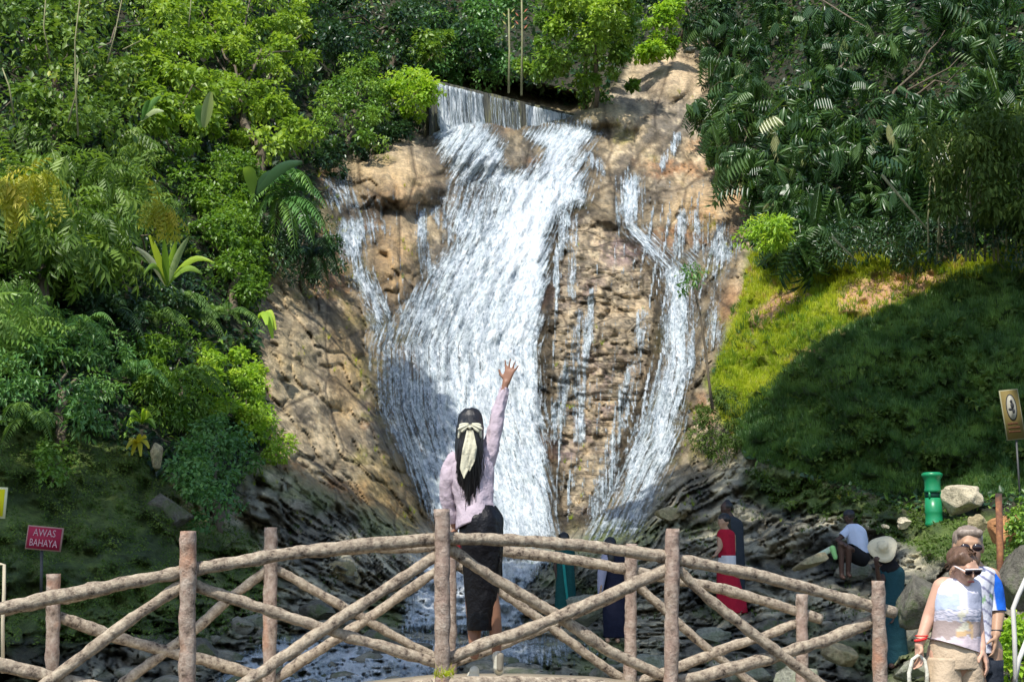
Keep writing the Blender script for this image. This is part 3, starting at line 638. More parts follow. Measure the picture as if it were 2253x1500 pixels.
# keep the crowns' own edge inside the wanted outline: small clumps near the edge
ed = sdf(SHADE, sp[:, 0], sp[:, 1]) * S_(D(sp[:, 0], sp[:, 1]))
cr_ = np.clip(ed * .9, .16, .62)
bases = [(-20.0, 2.0), (-23.0, 13.5), (-13.0, -3.5), (17.0, 6.0)]
own = np.argmin([np.hypot(CC[:, 0] - b[0] * .55, CC[:, 1] - b[1]) for b in bases], 0)
for k, b in enumerate(bases):
    m = own == k
    if m.sum() < 5: continue
    rgk = np.random.default_rng(100 + k)
    root = empty('canopy_tree', (b[0], b[1], 0), label=['tall broad shade tree beyond the left edge, its crown over the stream', 'tall shade tree farther back beyond the left edge', 'tall shade tree behind the viewer on the left', 'tall shade tree beyond the right edge'][k], cat='tree', group='tall shade trees around the viewpoint')
    V, F, R = clump_leaves(CC[m], cr_[m], 16, T_LEAF, .34, rgk, .3)
    mesh_np('foliage', V, F, ML['mid'], attrs={'rnd': R}, parent=root)
    top = np.array([b[0], b[1], 15.]); parts = [limb((b[0], b[1], -.3), top, .5, .32, rgk, n=9, wob=.02, sides=10)]
    for i in rgk.choice(np.where(m)[0], min(10, m.sum()), replace=False):
        parts.append(limb(top, CC[i], .2, .04, rgk, sides=5))
    Vt, Ft = combine(parts); mesh_np('trunk', Vt, Ft, M_BARK, parent=root, smooth=True)

# ------------------------------------------------------------------ trees and shrubs of the hillside
def td(off): return lambda x, y: D(x, y) - off
plant('leafy_tree', 'large bright yellow green leafy tree in full sun left of the weir', 'tree', [(330, -80), (690, -80), (700, 60), (722, 170), (705, 290), (694, 345), (640, 330), (600, 300), (520, 310), (420, 290), (330, 270), (300, 120)], td(3.0), 190, .55, 130, .17, T_LEAF, 'bright', 1, dd=2.0, base=(560, 420), trunk=.16, limbs=12, bulge=1.4)
plant('leafy_tree', 'olive green tree with thin branches at the upper left edge', 'tree', [(-80, -80), (330, -80), (310, 60), (330, 180), (260, 290), (120, 330), (-80, 310)], td(3.0), 130, .55, 95, .16, T_LEAF, 'olive', 2, dd=2, base=(120, 420), trunk=.12, limbs=14)
plant('hillside_shrub', 'mid green rounded shrub hanging over the brown ledge left of the weir', 'shrub', [(700, 150), (770, 100), (850, 130), (862, 230), (840, 300), (790, 338), (720, 340), (690, 250)], td(3.2), 60, .5, 130, .15, T_LEAF, 'mid', 3, dd=1.5, base=(760, 340))
plant('hillside_shrub', 'yellow green shrub at the left end of the weir', 'shrub', [(868, 165), (905, 145), (950, 185), (948, 235), (925, 262), (885, 250), (860, 205)], 47.6, 18, .45, 120, .17, T_LEAF, 'lime', 4, dd=1.0, base=(900, 270))
plant('hillside_shrub', 'small shrub with yellow flowering tips above the weir', 'shrub', [(905, 95), (935, 72), (985, 80), (990, 115), (960, 140), (915, 135)], 51.5, 14, .42, 80, .17, T_LEAF, 'chart', 5, dd=.8, base=(950, 170))
plant('hillside_shrub', 'dark green shrub under the yellow flowering one', 'shrub', [(880, 60), (1000, 60), (1010, 150), (960, 168), (930, 160), (870, 130)], 54, 22, .6, 110, .17, T_LEAF, 'cool', 6, dd=1)
plant('leafy_tree', 'shadowy blue green tree behind the weir at the top edge', 'tree', [(690, -80), (1060, -80), (1080, 60), (1060, 120), (960, 90), (880, 120), (800, 110), (720, 140)], td(4.0), 110, .8, 110, .2, T_LEAF, 'dark', 7, dd=3, base=(860, 150), trunk=.2)
plant('leafy_tree', 'mid green tree behind the middle of the weir', 'tree', [(1010, -80), (1190, -80), (1180, 60), (1175, 180), (1120, 205), (1060, 180), (1000, 165), (1020, 60)], 55.5, 60, .7, 110, .19, T_LEAF, 'cool', 8, dd=2.2, base=(1090, 190))
plant('leafy_tree', 'sunlit bright green tree right of the two thin stems', 'tree', [(1180, -80), (1395, -80), (1400, 40), (1412, 150), (1390, 215), (1330, 212), (1270, 238), (1200, 222), (1172, 150)], 51.5, 95, .6, 150, .18, T_LEAF, 'mid', 9, dd=2.2, base=(1290, 240), bulge=2.2)
plant('leafy_tree', 'crown of lighter green leaves over the sunlit tree', 'tree', [(1210, -80), (1390, -80), (1395, 60), (1370, 130), (1300, 110), (1230, 90)], 49.5, 36, .5, 130, .18, T_LEAF, 'bright', 10, dd=1.4, base=(1310, 235))
plant('hillside_shrub', 'small lime shrub at the top of the pale rocks', 'shrub', [(1405, 95), (1440, 20), (1480, 20), (1492, 70), (1490, 112), (1440, 130), (1405, 125)], 55, 22, .42, 110, .2, T_LEAF, 'lime', 11, dd=.8, base=(1450, 130))
plant('leafy_tree', 'dark tree filling the gap at the top edge above the pale rocks', 'tree', [(1395, -80), (1600, -80), (1600, 60), (1540, 90), (1500, 40), (1440, 10), (1400, 30)], 58, 40, .8, 100, .2, T_LEAF, 'dark', 12, dd=1)
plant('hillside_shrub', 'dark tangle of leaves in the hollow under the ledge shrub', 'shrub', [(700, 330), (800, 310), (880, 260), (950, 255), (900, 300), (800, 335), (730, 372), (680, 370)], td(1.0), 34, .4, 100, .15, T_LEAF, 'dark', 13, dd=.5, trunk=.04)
# drooping compound leaved trees
plant('drooping_tree', 'large dark green tree with long drooping leaflets filling the upper right', 'tree', [(1560, -100), (2350, -100), (2350, 420), (2150, 420), (2040, 400), (1990, 470), (1900, 440), (1820, 475), (1740, 420), (1680, 440), (1640, 330), (1600, 250), (1545, 240), (1540, 130)], lambda x, y: D(x, y) - 4.2, 520, .62, 22, .40, T_ROS, 'swarthy', 20, dd=3.5, base=(2080, 560), trunk=.16, limbs=5, droop=1.2, bulge=2.5, tmpl2=T_BIGSPRIG, leaf2=.75, n2=5)
plant('drooping_tree', 'outer bough of narrow green leaflets hanging over the pale rocks', 'tree', [(1560, 130), (1640, 90), (1660, 260), (1640, 390), (1600, 385), (1570, 330), (1535, 280), (1520, 225)], td(4.0), 60, .50, 26, .42, T_ROS, 'swarthy', 21, dd=1.5, tmpl2=T_BIGSPRIG, leaf2=.7, n2=6, base=(1700, 520), trunk=.08, droop=1.3)
plant('drooping_tree', 'lower bough of the dark tree hanging above the grass slope', 'tree', [(1640, 330), (1780, 380), (1820, 520), (1770, 590), (1720, 540), (1670, 520), (1640, 440)], td(3.0), 56, .45, 26, .40, T_ROS, 'swarthy', 22, dd=1.5, tmpl2=T_BIGSPRIG, leaf2=.7, n2=6, base=(1800, 590), trunk=.08, droop=1.3)
plant('drooping_tree', 'olive tree with yellowish drooping leaf sprays at the left edge', 'tree', [(-60, 330), (60, 290), (170, 285), (340, 290), (345, 370), (300, 400), (395, 430), (380, 470), (260, 470), (290, 560), (230, 590), (150, 570), (60, 540), (-60, 520)], td(2.6), 130, .40, 13, .55, T_SPRIG, 'chart', 23, dd=1.5, base=(60, 700), trunk=.14, droop=1.0)
plant('drooping_tree', 'spray of golden yellow leaves at the left edge', 'branch', [(-40, 380), (40, 365), (130, 380), (125, 420), (60, 430), (50, 460), (-40, 450)], 21.9, 16, .16, 9, .36, T_SPRIG, 'gold', 24, dd=.6, jit=4, base=(20, 640), trunk=.03, droop=1.2, limbs=3)
plant('drooping_tree', 'short yellow tipped spray beside the palm leaves', 'branch', [(335, 425), (385, 440), (390, 470), (350, 475)], 24.0, 5, .12, 9, .32, T_SPRIG, 'gold', 25, dd=.4, jit=3, base=(300, 620), trunk=.025, droop=1.2, limbs=2)
plant('hillside_shrub', 'pale olive drooping shrub low at the left edge', 'shrub', [(-60, 620), (70, 620), (95, 700), (80, 760), (-60, 750)], td(1.4), 30, .34, 16, .36, T_SPRIG, 'mid', 26, dd=.8, droop=1.1)
plant('climbing_shrub', 'bright green leafy shrub climbing down the middle of the left slope', 'shrub', [(400, 300), (520, 310), (600, 400), (560, 500), (585, 600), (540, 690), (500, 660), (470, 560), (420, 520), (450, 430), (350, 340)], td(1.4), 130, .36, 120, .12, T_LEAF, 'lush', 27, dd=1.0)
plant('climbing_shrub', 'sunny lime green creeper beside the brown left bank', 'shrub', [(440, 770), (520, 745), (570, 790), (590, 870), (598, 950), (645, 1000), (600, 1000), (540, 960), (480, 900), (440, 840)], td(1.0), 60, .28, 150, .085, T_LEAF, 'lime', 28, dd=.6, trunk=.03)
plant('hillside_shrub', 'dark rounded shrub at the foot of the left slope', 'shrub', [(400, 940), (480, 920), (550, 1000), (560, 1090), (530, 1150), (440, 1150), (400, 1060)], td(2.0), 60, .34, 120, .085, T_LEAF, 'cool', 29, dd=1, base=(480, 1160))
plant('hillside_shrub', 'green brown tangled shrub under the tall strap leaves', 'shrub', [(300, 760), (440, 740), (480, 860), (540, 960), (480, 980), (380, 940), (300, 860)], td(1.0), 70, .32, 100, .11, T_LONG, 'lush', 30, dd=.6)
plant('hillside_shrub', 'dark bush in the shade at the lower left', 'shrub', [(-60, 740), (100, 700), (250, 690), (300, 800), (300, 900), (200, 960), (60, 900), (-60, 860)], td(1.0), 90, .32, 90, .11, T_LONG, 'cool', 31, dd=.7)
plant('hillside_shrub', 'dark leaves hanging over the wet rock left of the side cascade', 'shrub', [(580, 470), (680, 440), (730, 520), (750, 600), (700, 640), (640, 600), (590, 610)], td(1.6), 50, .36, 110, .12, T_LONG, 'dark', 32, dd=1)
plant('climbing_shrub', 'dark climbing leaves behind the strap leaved plant', 'shrub', [(100, 560), (330, 480), (450, 560), (430, 680), (300, 700), (120, 660)], td(1.2), 60, .36, 100, .10, T_LEAF, 'dark', 33, dd=.6)
plant('hillside_shrub', 'small lime shrub at the foot of the dark hanging bough', 'shrub', [(1650, 500), (1700, 475), (1730, 500), (1710, 545), (1660, 560)], 34.5, 20, .30, 70, .16, T_LONG, 'lime', 34, dd=.6, base=(1690, 580))
plant('hillside_shrub', 'leafy creeper hanging on the dark bank above the red sign', 'shrub', [(85, 990), (135, 985), (150, 1030), (120, 1060), (90, 1040)], td(.6), 14, .13, 60, .07, T_LEAF, 'mid', 35, dd=.2, trunk=.02)
plant('hillside_shrub', 'dark hedge of leaves along the top of the grass slope', 'shrub', [(1690, 500), (1900, 480), (2280, 470), (2300, 560), (2100, 580), (2000, 560), (1800, 580), (1700, 570)], td(2.5), 110, .5, 100, .14, T_LONG, 'dark', 36, dd=1.5)
plant('hillside_shrub', 'shrub with small green leaves on the bank at the far right edge', 'shrub', [(2215, 1130), (2300, 1120), (2300, 1240), (2230, 1220)], 15.5, 22, .16, 80, .06, T_LEAF, 'mid', 37, dd=.3, base=(2250, 1240), trunk=.02)
plant('hillside_shrub', 'leafy green plant behind the walkers at the lower right corner', 'shrub', [(2190, 1370), (2260, 1380), (2280, 1500), (2180, 1500)], 11.8, 22, .12, 60, .06, T_LEAF, 'lime', 38, dd=.3, base=(2225, 1520), trunk=.02)
# ------------------------------------------------------------------ ground cover (nobody could count it)
def cover(name, label, poly, n, size, tmpl, mat, seed, lift=.05, excl=None, lean=(0, -.3, 1), thin=None, horiz=False):
    rng = np.random.default_rng(seed); q = in_poly(poly, n, rng)
    if excl is not None: q = q[excl(q[:, 0], q[:, 1])]
    if thin is not None: q = q[fbm(q[:, 0] / 34, q[:, 1] / 26, octv=3, seed=seed) > thin]
    p = P(q[:, 0], q[:, 1], T(q[:, 0], q[:, 1]) - lift); m = len(p)
    if horiz: yd = nrm(rng.normal(size=(m, 3)) + np.array([0, -.3, -.2])); up = nrm(rng.normal(size=(m, 3)) * .5 + np.array(lean))
    else: yd = nrm(rng.normal(size=(m, 3)) * .45 + np.array(lean)); up = nrm(rng.normal(size=(m, 3)))
    patch = fbm(q[:, 0] / 50, q[:, 1] / 40, octv=3, seed=seed + 3) * .9
    R = np.clip(.42 + patch + rng.uniform(-.3, .3, m), 0, 1)
    if tmpl is T_TUFT: yd = nrm(rng.normal(size=(m, 3)) + np.array([0, 0, .01])); yd[:, 2] *= .2; up = np.tile(np.array([0, -.25, 1.]), (m, 1)) + rng.normal(size=(m, 3)) * .15
    V, F, R = scatter(tmpl, p, yd, up, size * np.clip(p[:, 1] / 34, .2, 1.5) * rng.uniform(.6, 1.3, m), R)
    return setp(mesh_np(name, V, F, ML[mat], attrs={'rnd': R}), label, kind='stuff')
FULL = [(-300, -200), (2500, -200), (2500, 1100), (2000, 1120), (1640, 1010), (600, 1000), (480, 1200), (-300, 1250)]
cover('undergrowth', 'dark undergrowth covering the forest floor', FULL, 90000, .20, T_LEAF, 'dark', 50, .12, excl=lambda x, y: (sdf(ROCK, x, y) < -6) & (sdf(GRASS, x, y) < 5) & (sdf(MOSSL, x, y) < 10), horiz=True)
cover('undergrowth', 'mid green undergrowth in patches on the forest floor', FULL, 60000, .20, T_LONG, 'mid', 51, .2, excl=lambda x, y: (sdf(ROCK, x, y) < -6) & (sdf(GRASS, x, y) < 5) & (sdf(MOSSL, x, y) < 10), thin=.02, horiz=True)
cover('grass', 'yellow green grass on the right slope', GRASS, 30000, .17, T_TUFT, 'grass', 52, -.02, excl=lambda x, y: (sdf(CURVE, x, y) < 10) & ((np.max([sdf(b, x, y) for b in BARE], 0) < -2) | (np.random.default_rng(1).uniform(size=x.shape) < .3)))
cover('moss', 'low moss and small plants on the shaded left bank', MOSSL, 60000, .065, T_LEAF, 'moss_low', 53, .03, horiz=True, thin=-.25)
cover('moss', 'low moss and small plants on the shaded right bank', MOSSR, 9000, .10, T_LEAF, 'moss', 54, .03, horiz=True, thin=-.1)
cover('moss', 'tufts of grass scattered over the rock face', ROCK, 2600, .16, T_TUFT, 'grass', 55, -.02, excl=lambda x, y: (sdf(MAIN, x, y) < -20) & (sdf(RIGHTS, x, y) < -10) & (y < 1150) & (fbm(x / 60, y / 50, octv=4, seed=46) > .18))
cover('weeds', 'coarse weeds breaking up the sunny grass slope', [(1620, 600), (1700, 570), (2050, 560), (2080, 600), (1900, 700), (1750, 780), (1640, 900), (1590, 880)], 900, .24, T_TUFT, 'lush', 59, -.02, thin=.05)
cover('weeds', 'sparse weeds between the slabs by the stream', [(480, 1100), (960, 1180), (1250, 1190), (1640, 1010), (2060, 1180), (2280, 1300), (2280, 1500), (300, 1500)], 5200, .12, T_TUFT, 'moss', 56, -.02, thin=.16)

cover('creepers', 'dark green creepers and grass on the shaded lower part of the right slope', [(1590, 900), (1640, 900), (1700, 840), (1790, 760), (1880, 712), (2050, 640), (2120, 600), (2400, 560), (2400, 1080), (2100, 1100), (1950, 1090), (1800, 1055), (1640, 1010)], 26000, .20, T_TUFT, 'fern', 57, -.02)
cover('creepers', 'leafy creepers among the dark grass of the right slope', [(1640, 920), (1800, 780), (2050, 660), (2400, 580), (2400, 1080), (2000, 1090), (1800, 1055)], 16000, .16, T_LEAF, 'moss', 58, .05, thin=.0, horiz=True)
# ------------------------------------------------------------------ single plants
def strap_plant(name, label, px, py, d, leaves, mat, seed, w=.11, cat='plant', group=None):
    """Rosette of long strap leaves; leaves = list of (dx, dy px of the tip, sag metres)."""
    rng = np.random.default_rng(seed); d = min(d + 2.5, float(T(px, py)) - .3) if cat == 'plant' and d < 30 else d; o = P(px, py, d); root = empty(name, o, label=label, cat=cat, group=group)
    for (dx, dy, sag, c) in leaves:
        tip = P(px + dx, py + dy, d - .4 + rng.uniform(-.5, .3)); n = 9; V = []; F = []
        for i in range(n):
            t = i / (n - 1); p = o * (1 - t) + tip * t; p[2] += sag * math.sin(math.pi * t) - sag * .2 * t * t
            ww = w * math.sin(math.pi * min(1, .12 + .80 * t) ** .9) + .004
            dr = nrm(tip - o); side = nrm(np.cross(dr, np.array([0.2, -1, .3])))
            dz = nrm(np.cross(side, dr)) * ww * .35
            V += [p - side * ww - dz, p + dz * .2, p + side * ww - dz]
        for i in range(n - 1):
            a = i * 3; F += [(a, a + 1, a + 4, a + 3), (a + 1, a + 2, a + 5, a + 4)]
        mesh_np('leaf', np.array(V), np.array(F), ML[c or mat], attrs={'rnd': np.full(len(V), rng.uniform(.3, 1))}, parent=root)
    return root
strap_plant('birds_nest_fern', 'plant with a fan of long upright pale strap leaves on the left slope', 367, 628, 23.0,
            [(-68, -86, .1, 'fluor'), (-38, -112, .05, 'lime'), (-6, -100, .02, 'mid'), (20, -98, .05, 'lime'), (46, -106, .1, 'fluor'), (104, -56, .25, 'lime'), (78, -30, .2, 'mid'), (-50, -30, .25, 'mid')], 'lime', 1, w=.06)
strap_plant('broad_leaf_plant', 'single broad grey green leaf standing against the dark palm', 560, 425, 33.0, [(105, -72, .2, 'dark'), (50, -50, .1, 'dark'), (-20, -60, .15, 'mid')], 'dark', 2, w=.15)
strap_plant('strap_plant', 'pale blue green leaf sticking up out of the sunny tree', 446, 280, 31.5, [(18, -78, .05, 'fluor'), (-10, -50, .1, 'cool')], 'fluor', 3, w=.13)
strap_plant('strap_plant', 'pale leaves leaning left inside the olive tree', 310, 265, 29.5, [(44, -55, .1, 'cool'), (50, -22, .1, 'fluor'), (20, -45, .1, 'cool')], 'fluor', 4, w=.07)
strap_plant('strap_plant', 'yellow green drooping leaf at the edge of the left vegetation', 572, 700, 30.0, [(35, 20, .25, 'lime'), (28, 38, .3, 'lime'), (15, 10, .2, 'lime')], 'lime', 5, w=.09)
strap_plant('strap_plant', 'small bright green plant above the brown stump', 312, 930, 20.5, [(-26, -20, .1, 'lime'), (0, -34, .05, 'lime'), (24, -14, .1, 'lime'), (-34, 4, .1, 'lime'), (30, 10, .1, 'mid'), (10, -30, .1, 'lime')], 'lime', 6, w=.05)
strap_plant('strap_plant', 'small yellow leaved plant beside the brown stump', 304, 975, 20.2, [(-26, 10, .08, 'yellow'), (-14, 24, .08, 'yellow'), (6, 26, .08, 'yellow'), (24, 8, .08, 'yellow'), (18, -14, .05, 'yellow'), (-20, -10, .05, 'yellow'), (2, -22, .03, 'yellow')], 'yellow', 7, w=.035)
def frond(o, tip, sag, rng, lw, ll, n=26):
    """One feather frond; returns leaflet mesh."""
    t = np.linspace(.05, 1, n); p = o * (1 - t[:, None]) + tip * t[:, None]; p[:, 2] += sag * np.sin(math.pi * t * .9)
    p[:, 2] -= sag * .5 * t ** 3
    tan = nrm(np.gradient(p, axis=0)); side = nrm(np.cross(tan, np.array([0, 0, 1.]))); out = []
    L = ll * (np.sin(math.pi * np.clip(t * .92 + .08, 0, 1)) ** .6 + .1)
    pos = np.repeat(p, 2, 0); sgn = np.tile([1, -1], n)[:, None]
    yd = np.repeat(side, 2, 0) * sgn + np.repeat(tan, 2, 0) * .55 + np.array([0, 0, -.45]) + rng.normal(size=(2 * n, 3)) * .1
    V, F, R = scatter(leaf_t(lw / ll, .2, .02), pos, yd, np.tile(np.array([0, 0, 1.]), (2 * n, 1)), np.repeat(L, 2), np.full(2 * n, rng.uniform(.2, 1)))
    Vr, Fr = tube(p, np.linspace(.012, .004, n), 3, False)
    V2, F2 = combine([(V, F), (Vr, Fr)]); return V2, F2, np.concatenate([R, np.full(len(Vr), .6)])
def fern(name, label, px, py, d, tips, mat, seed, sag=.25, lw=.02, ll=.16, cat='fern', group=None, trunk=None):
    rng = np.random.default_rng(seed); d = (float(T(px, py)) - .5) if cat == 'fern' else d; o = P(px, py, d); root = empty(name, o, label=label, cat=cat, group=group)
    for (dx, dy) in tips:
        tip = P(px + dx, py + dy, d + rng.uniform(-1.3, -.3)); V, F, R = frond(o, tip, sag * rng.uniform(.7, 1.3), rng, lw, ll)
        mesh_np('frond', V, F, ML[mat], attrs={'rnd': R}, parent=root)
    if trunk:
        b = G(trunk[0], trunk[1]); Vt, Ft = limb(b, o, trunk[2], trunk[2] * .7, rng); mesh_np('trunk', Vt, Ft, M_BARK, parent=root, smooth=True)
    return root
fern('palm', 'palm with arching feathery fronds beside the upper left of the falls', 620, 440, 35, [(70, -20), (100, 10), (95, 50), (70, 90), (30, 110), (-20, 100), (-60, 60), (-70, 10), (110, 90), (40, -40), (-30, -40)], 'cool', 1, sag=.5, lw=.035, ll=.34, cat='palm', trunk=(600, 560, .09))
fern('palm', 'second palm lower down with dark drooping fronds', 690, 560, 35.5, [(50, 20), (60, 60), (30, 90), (-20, 90), (-50, 60), (-60, 20), (30, -20)], 'dark', 2, sag=.4, lw=.03, ll=.28, cat='palm', trunk=(680, 620, .06))
fg = 'green ferns below the strap leaved plant'
rngf = np.random.default_rng(77)
for i, (x, y, d, m, lb) in enumerate([(345, 700, 24, 'fern', 'fern directly under the strap leaved plant'), (430, 700, 25.5, 'fern', 'arching bright fern right of the strap leaved plant'), (500, 690, 27, 'fern', 'fern near the edge of the brown rock'), (395, 660, 24.5, 'fern', 'small fern close under the strap leaved plant'),
                                  (180, 720, 21.5, 'cool', 'dark feathery fern in the lower left thicket'), (300, 830, 21.5, 'cool', 'dark fern beside the deep hollow'), (420, 830, 23.5, 'fern', 'fern at the head of the lime creeper'), (120, 620, 23, 'dark', 'fern in deep shade at the left'), (240, 690, 22.5, 'dark', 'fern in deep shade left of centre slope'),
                                  (380, 900, 21.5, 'moss', 'brownish fern above the dark rounded shrub'), (60, 930, 19.3, 'fern', 'grassy fern leaning over the left bank')]):
    tips = [(math.cos(a) * rngf.uniform(55, 95), -math.sin(a) * rngf.uniform(20, 50) + rngf.uniform(10, 50)) for a in np.linspace(-.4, math.pi + .4, 9)]
    fern('fern', lb, x, y, d, tips, m, 10 + i, sag=.22, lw=.014, ll=.15, group=fg)
# thin stalks
def stalk(name, label, pts, r, d, mat=None, cat='plant', group=None, sides=6, parent=None):
    V, F = tube([P(x, y, d) for x, y in pts], np.linspace(r, r * .6, len(pts)), sides)
    o = mesh_np(name, V, F, mat or M_BAMBOO, smooth=True, parent=parent, origin=None if parent else P(*pts[0], d))
    return o if parent else setp(o, label, cat, group)
gb = 'bare bamboo stalks in the left thicket'
for i, (pts, lb) in enumerate([([(172, 300), (166, 180), (165, 90), (178, -20)], 'straight pale stalk standing furthest right in the olive tree at upper left'), ([(236, 140), (252, 80), (272, -20)], 'leaning tan stalk near the top edge'), ([(110, 130), (96, 60), (102, -20)], 'short thin stalk at the top left'),
                    ([(415, 60), (418, 30), (422, -20)], 'pale grey stalk in the sunny tree'), ([(270, 110), (310, 90)], 'short bare twig across the olive tree'), ([(150, 270), (168, 205), (172, 150)], 'faint stalk rising behind the yellow leaf sprays'), ([(30, 250), (20, 190), (5, 150)], 'curved stalk at the left edge')]):
    stalk('bamboo_stalk', lb, pts, .018, float(D(pts[0][0], pts[0][1])) - 7.2, group=gb, cat='bamboo stalk')
root = empty('bamboo_clump', P(2140, 560, 32), label='bamboo clump with olive leaves and upright stalks at the right above the grass slope', cat='bamboo')
rb = np.random.default_rng(9)
for i in range(14):
    x = 2040 + i * 16 + rb.uniform(-6, 6); stalk('stalk', None, [(x, 575), (x + rb.uniform(-8, 8), 480), (x + rb.uniform(-20, 20), 380), (x + rb.uniform(-40, 40), 300)], .028, 31.5 + rb.uniform(-.6, .6), parent=root)
q = in_poly([(2030, 250), (2290, 230), (2300, 520), (2200, 500), (2040, 470)], 60, rb); ctr = P(q[:, 0], q[:, 1], 30.5 + rb.uniform(-1, 1, 60))
V, F, R = clump_leaves(ctr, rb.uniform(.25, .5, 60), 70, T_LONG, .2, rb, 1.0); mesh_np('foliage', V, F, ML['moss'], attrs={'rnd': R}, parent=root)
for pts, lb in [([(1940, 385), (2040, 505)], 'pale fallen bamboo pole leaning across the dark leaves'), ([(1830, 520), (1885, 575)], 'thin pale stick slanting down to the grass slope')]:
    stalk('fallen_pole', lb, pts, .03, 28.0, cat='pole')
# two slim stems with red and yellow bracts
for (x, yb, yt, lb, mc) in [(1147, 210, -40, 'slim stem with red orange bracts standing behind the weir', (.38, .13, .07)), (1119, 205, 20, 'slim stem with a yellow tip standing behind the weir', (.36, .34, .10))]:
    root = empty('flower_stem', P(x, yb, 50.4), label=lb, cat='plant')
    stalk('stem', None, [(x, yb), (x + 2, (yb + yt) / 2), (x, yt)], .05, 50.4, parent=root)
    mb = plain('bract_' + ('red' if mc[1] < .2 else 'yellow'), mc)
    for k in range(5):
        c = P(x + (-1) ** k * 6, 28 + k * 9, 50.3); V = LEAF_V * np.array([.5, 1, 1]); V = xf(V, ((-1) ** k * .8, -.2, 1), (0, -1, .2), .20, c); mesh_np('bract', V, LEAF_F, mb, parent=root)
# sapling before the right cascade
rsp = np.random.default_rng(31); o = P(1568, 900, 30.2); root = empty('sapling', o, label='slender sapling with a small dark crown standing in front of the right cascade', cat='tree')
V, F = tube([P(x, y, 30.2) for x, y in [(1568, 900), (1560, 840), (1552, 770), (1540, 690), (1528, 640), (1522, 600)]], [.035, .03, .027, .024, .02, .012], 6); mesh_np('trunk', V, F, M_BARK, parent=root, smooth=True)
q = np.array([(1522, 610), (1500, 605), (1545, 600), (1530, 580), (1510, 590), (1505, 640), (1540, 625), (1495, 650), (1535, 600), (1515, 625)]); ctr = P(1520 + (q[:, 0] - 1520) * .75, 605 + (q[:, 1] - 605) * .75, 30.2 + rsp.uniform(-.3, .3, len(q)))
V, F, R = clump_leaves(ctr, rsp.uniform(.08, .18, len(q)), 24, T_LONG, .12, rsp, .4); mesh_np('foliage', V, F, ML['cool'], attrs={'rnd': R}, parent=root)
# tangle at the sapling's foot
plant('hillside_shrub', 'dark weedy bush at the foot of the slender sapling', 'shrub', [(1560, 860), (1600, 850), (1640, 960), (1600, 1010), (1550, 1000), (1530, 930)], td(.8), 30, .26, 80, .10, T_LONG, 'moss', 40, dd=.5, trunk=.03)
# ------------------------------------------------------------------ arched footbridge with log railings
g = N('log_bark'); o = g.obj()
f1 = g.noise(16, 6, .75, o); f2 = g.noise(5, 4, .6, o); f3 = g.noise(60, 3, .7, o)
c1 = g.ramp(f1, [(.32, (.08, .06, .045)), (.46, (.29, .22, .17)), (.60, (.44, .36, .29)), (.78, (.60, .52, .43))])
c2 = g.mix(g.ramp(f2, [(.44, (0, 0, 0)), (.72, (.6, .6, .6))]), c1, (.40, .27, .22))
c2 = g.mix(g.ramp(g.noise(3.0, 3, .5, o), [(.60, (0, 0, 0)), (.72, (.75, .75, .75))]), c2, (.46, .22, .12))
M_LOG = g.done(g.pbr(c2, .85, .15, g.bump(g.math('ADD', g.math('MULTIPLY', f1, 1.5), g.math('MULTIPLY', f3, .4)), .9, .018)))
g = N('brace_bark'); o = g.obj(); f1 = g.noise(20, 6, .75, o); f3 = g.noise(70, 3, .7, o)
c1 = g.ramp(f1, [(.34, (.06, .045, .035)), (.45, (.30, .24, .18)), (.60, (.50, .42, .31)), (.78, (.68, .60, .47))])
M_BRACE = g.done(g.pbr(c1, .85, .15, g.bump(g.math('ADD', g.math('MULTIPLY', f1, 1.5), g.math('MULTIPLY', f3, .4)), .9, .018)))
def dfront(x): return np.interp(x, [-300, -100, 412, 973, 1478, 1935, 2300], [8.0, 8.25, 8.6, 9.1, 9.7, 10.2, 10.6])
def drear(x): return np.interp(x, [-300, 117, 595, 990, 1388, 1765, 2100], [9.4, 9.9, 10.4, 10.8, 11.2, 11.6, 12.0])
rl = np.random.default_rng(12)
def logm(name, pts, fd, wpx, off, parent, mat, seg=9, wob=.10, sides=14, taper=1.0, flare=0):
    pts = np.array(pts, float); s = np.concatenate([[0], np.cumsum(np.hypot(*np.diff(pts, axis=0).T))]); n = max(10, int(s[-1] / seg) + 2)
    t = np.linspace(0, s[-1], n); x = np.interp(t, s, pts[:, 0]); y = np.interp(t, s, pts[:, 1])
    if len(pts) > 2:
        for _ in range(3): x[1:-1] = (x[:-2] + 2 * x[1:-1] + x[2:]) / 4; y[1:-1] = (y[:-2] + 2 * y[1:-1] + y[2:]) / 4
    d = fd(x) + off; W = P(x, y, d); r = wpx / 2 * S_(d) * (1 + wob * vnoise(np.arange(n) * .7 * seg / 26, np.full(n, rl.uniform(0, 99)), seed=3)) * np.linspace(1, taper, n)
    if flare: r[:2] *= 1 + flare
    V, F = tube(W, r, sides); 
    k = vnoise(V[:, 0] * 14, V[:, 1] * 14, V[:, 2] * 14, seed=8) * .0065 + vnoise(V[:, 0] * 40, V[:, 1] * 40, V[:, 2] * 40, seed=9) * .0035
    cen = np.repeat(W, sides, 0); cen = np.concatenate([cen, W[[0, -1]]]); V = V + nrm(V - cen) * k[:, None]
    return mesh_np(name, V, F, mat, smooth=True, parent=parent)
DECK_DROP = .872
ff_x = [-160, 0, 60, 200, 400, 600, 770, 955, 990, 1150, 1300, 1460, 1650, 1800, 1920, 2150]; ff_y = [1372, 1338, 1325, 1296, 1257, 1222, 1201, 1185, 1184, 1189, 1201, 1225, 1261, 1300, 1333, 1400]
def railz(x): return CAM_Z + dfront(x) * (1302.0 - np.interp(x, ff_x, ff_y)) / F_PX
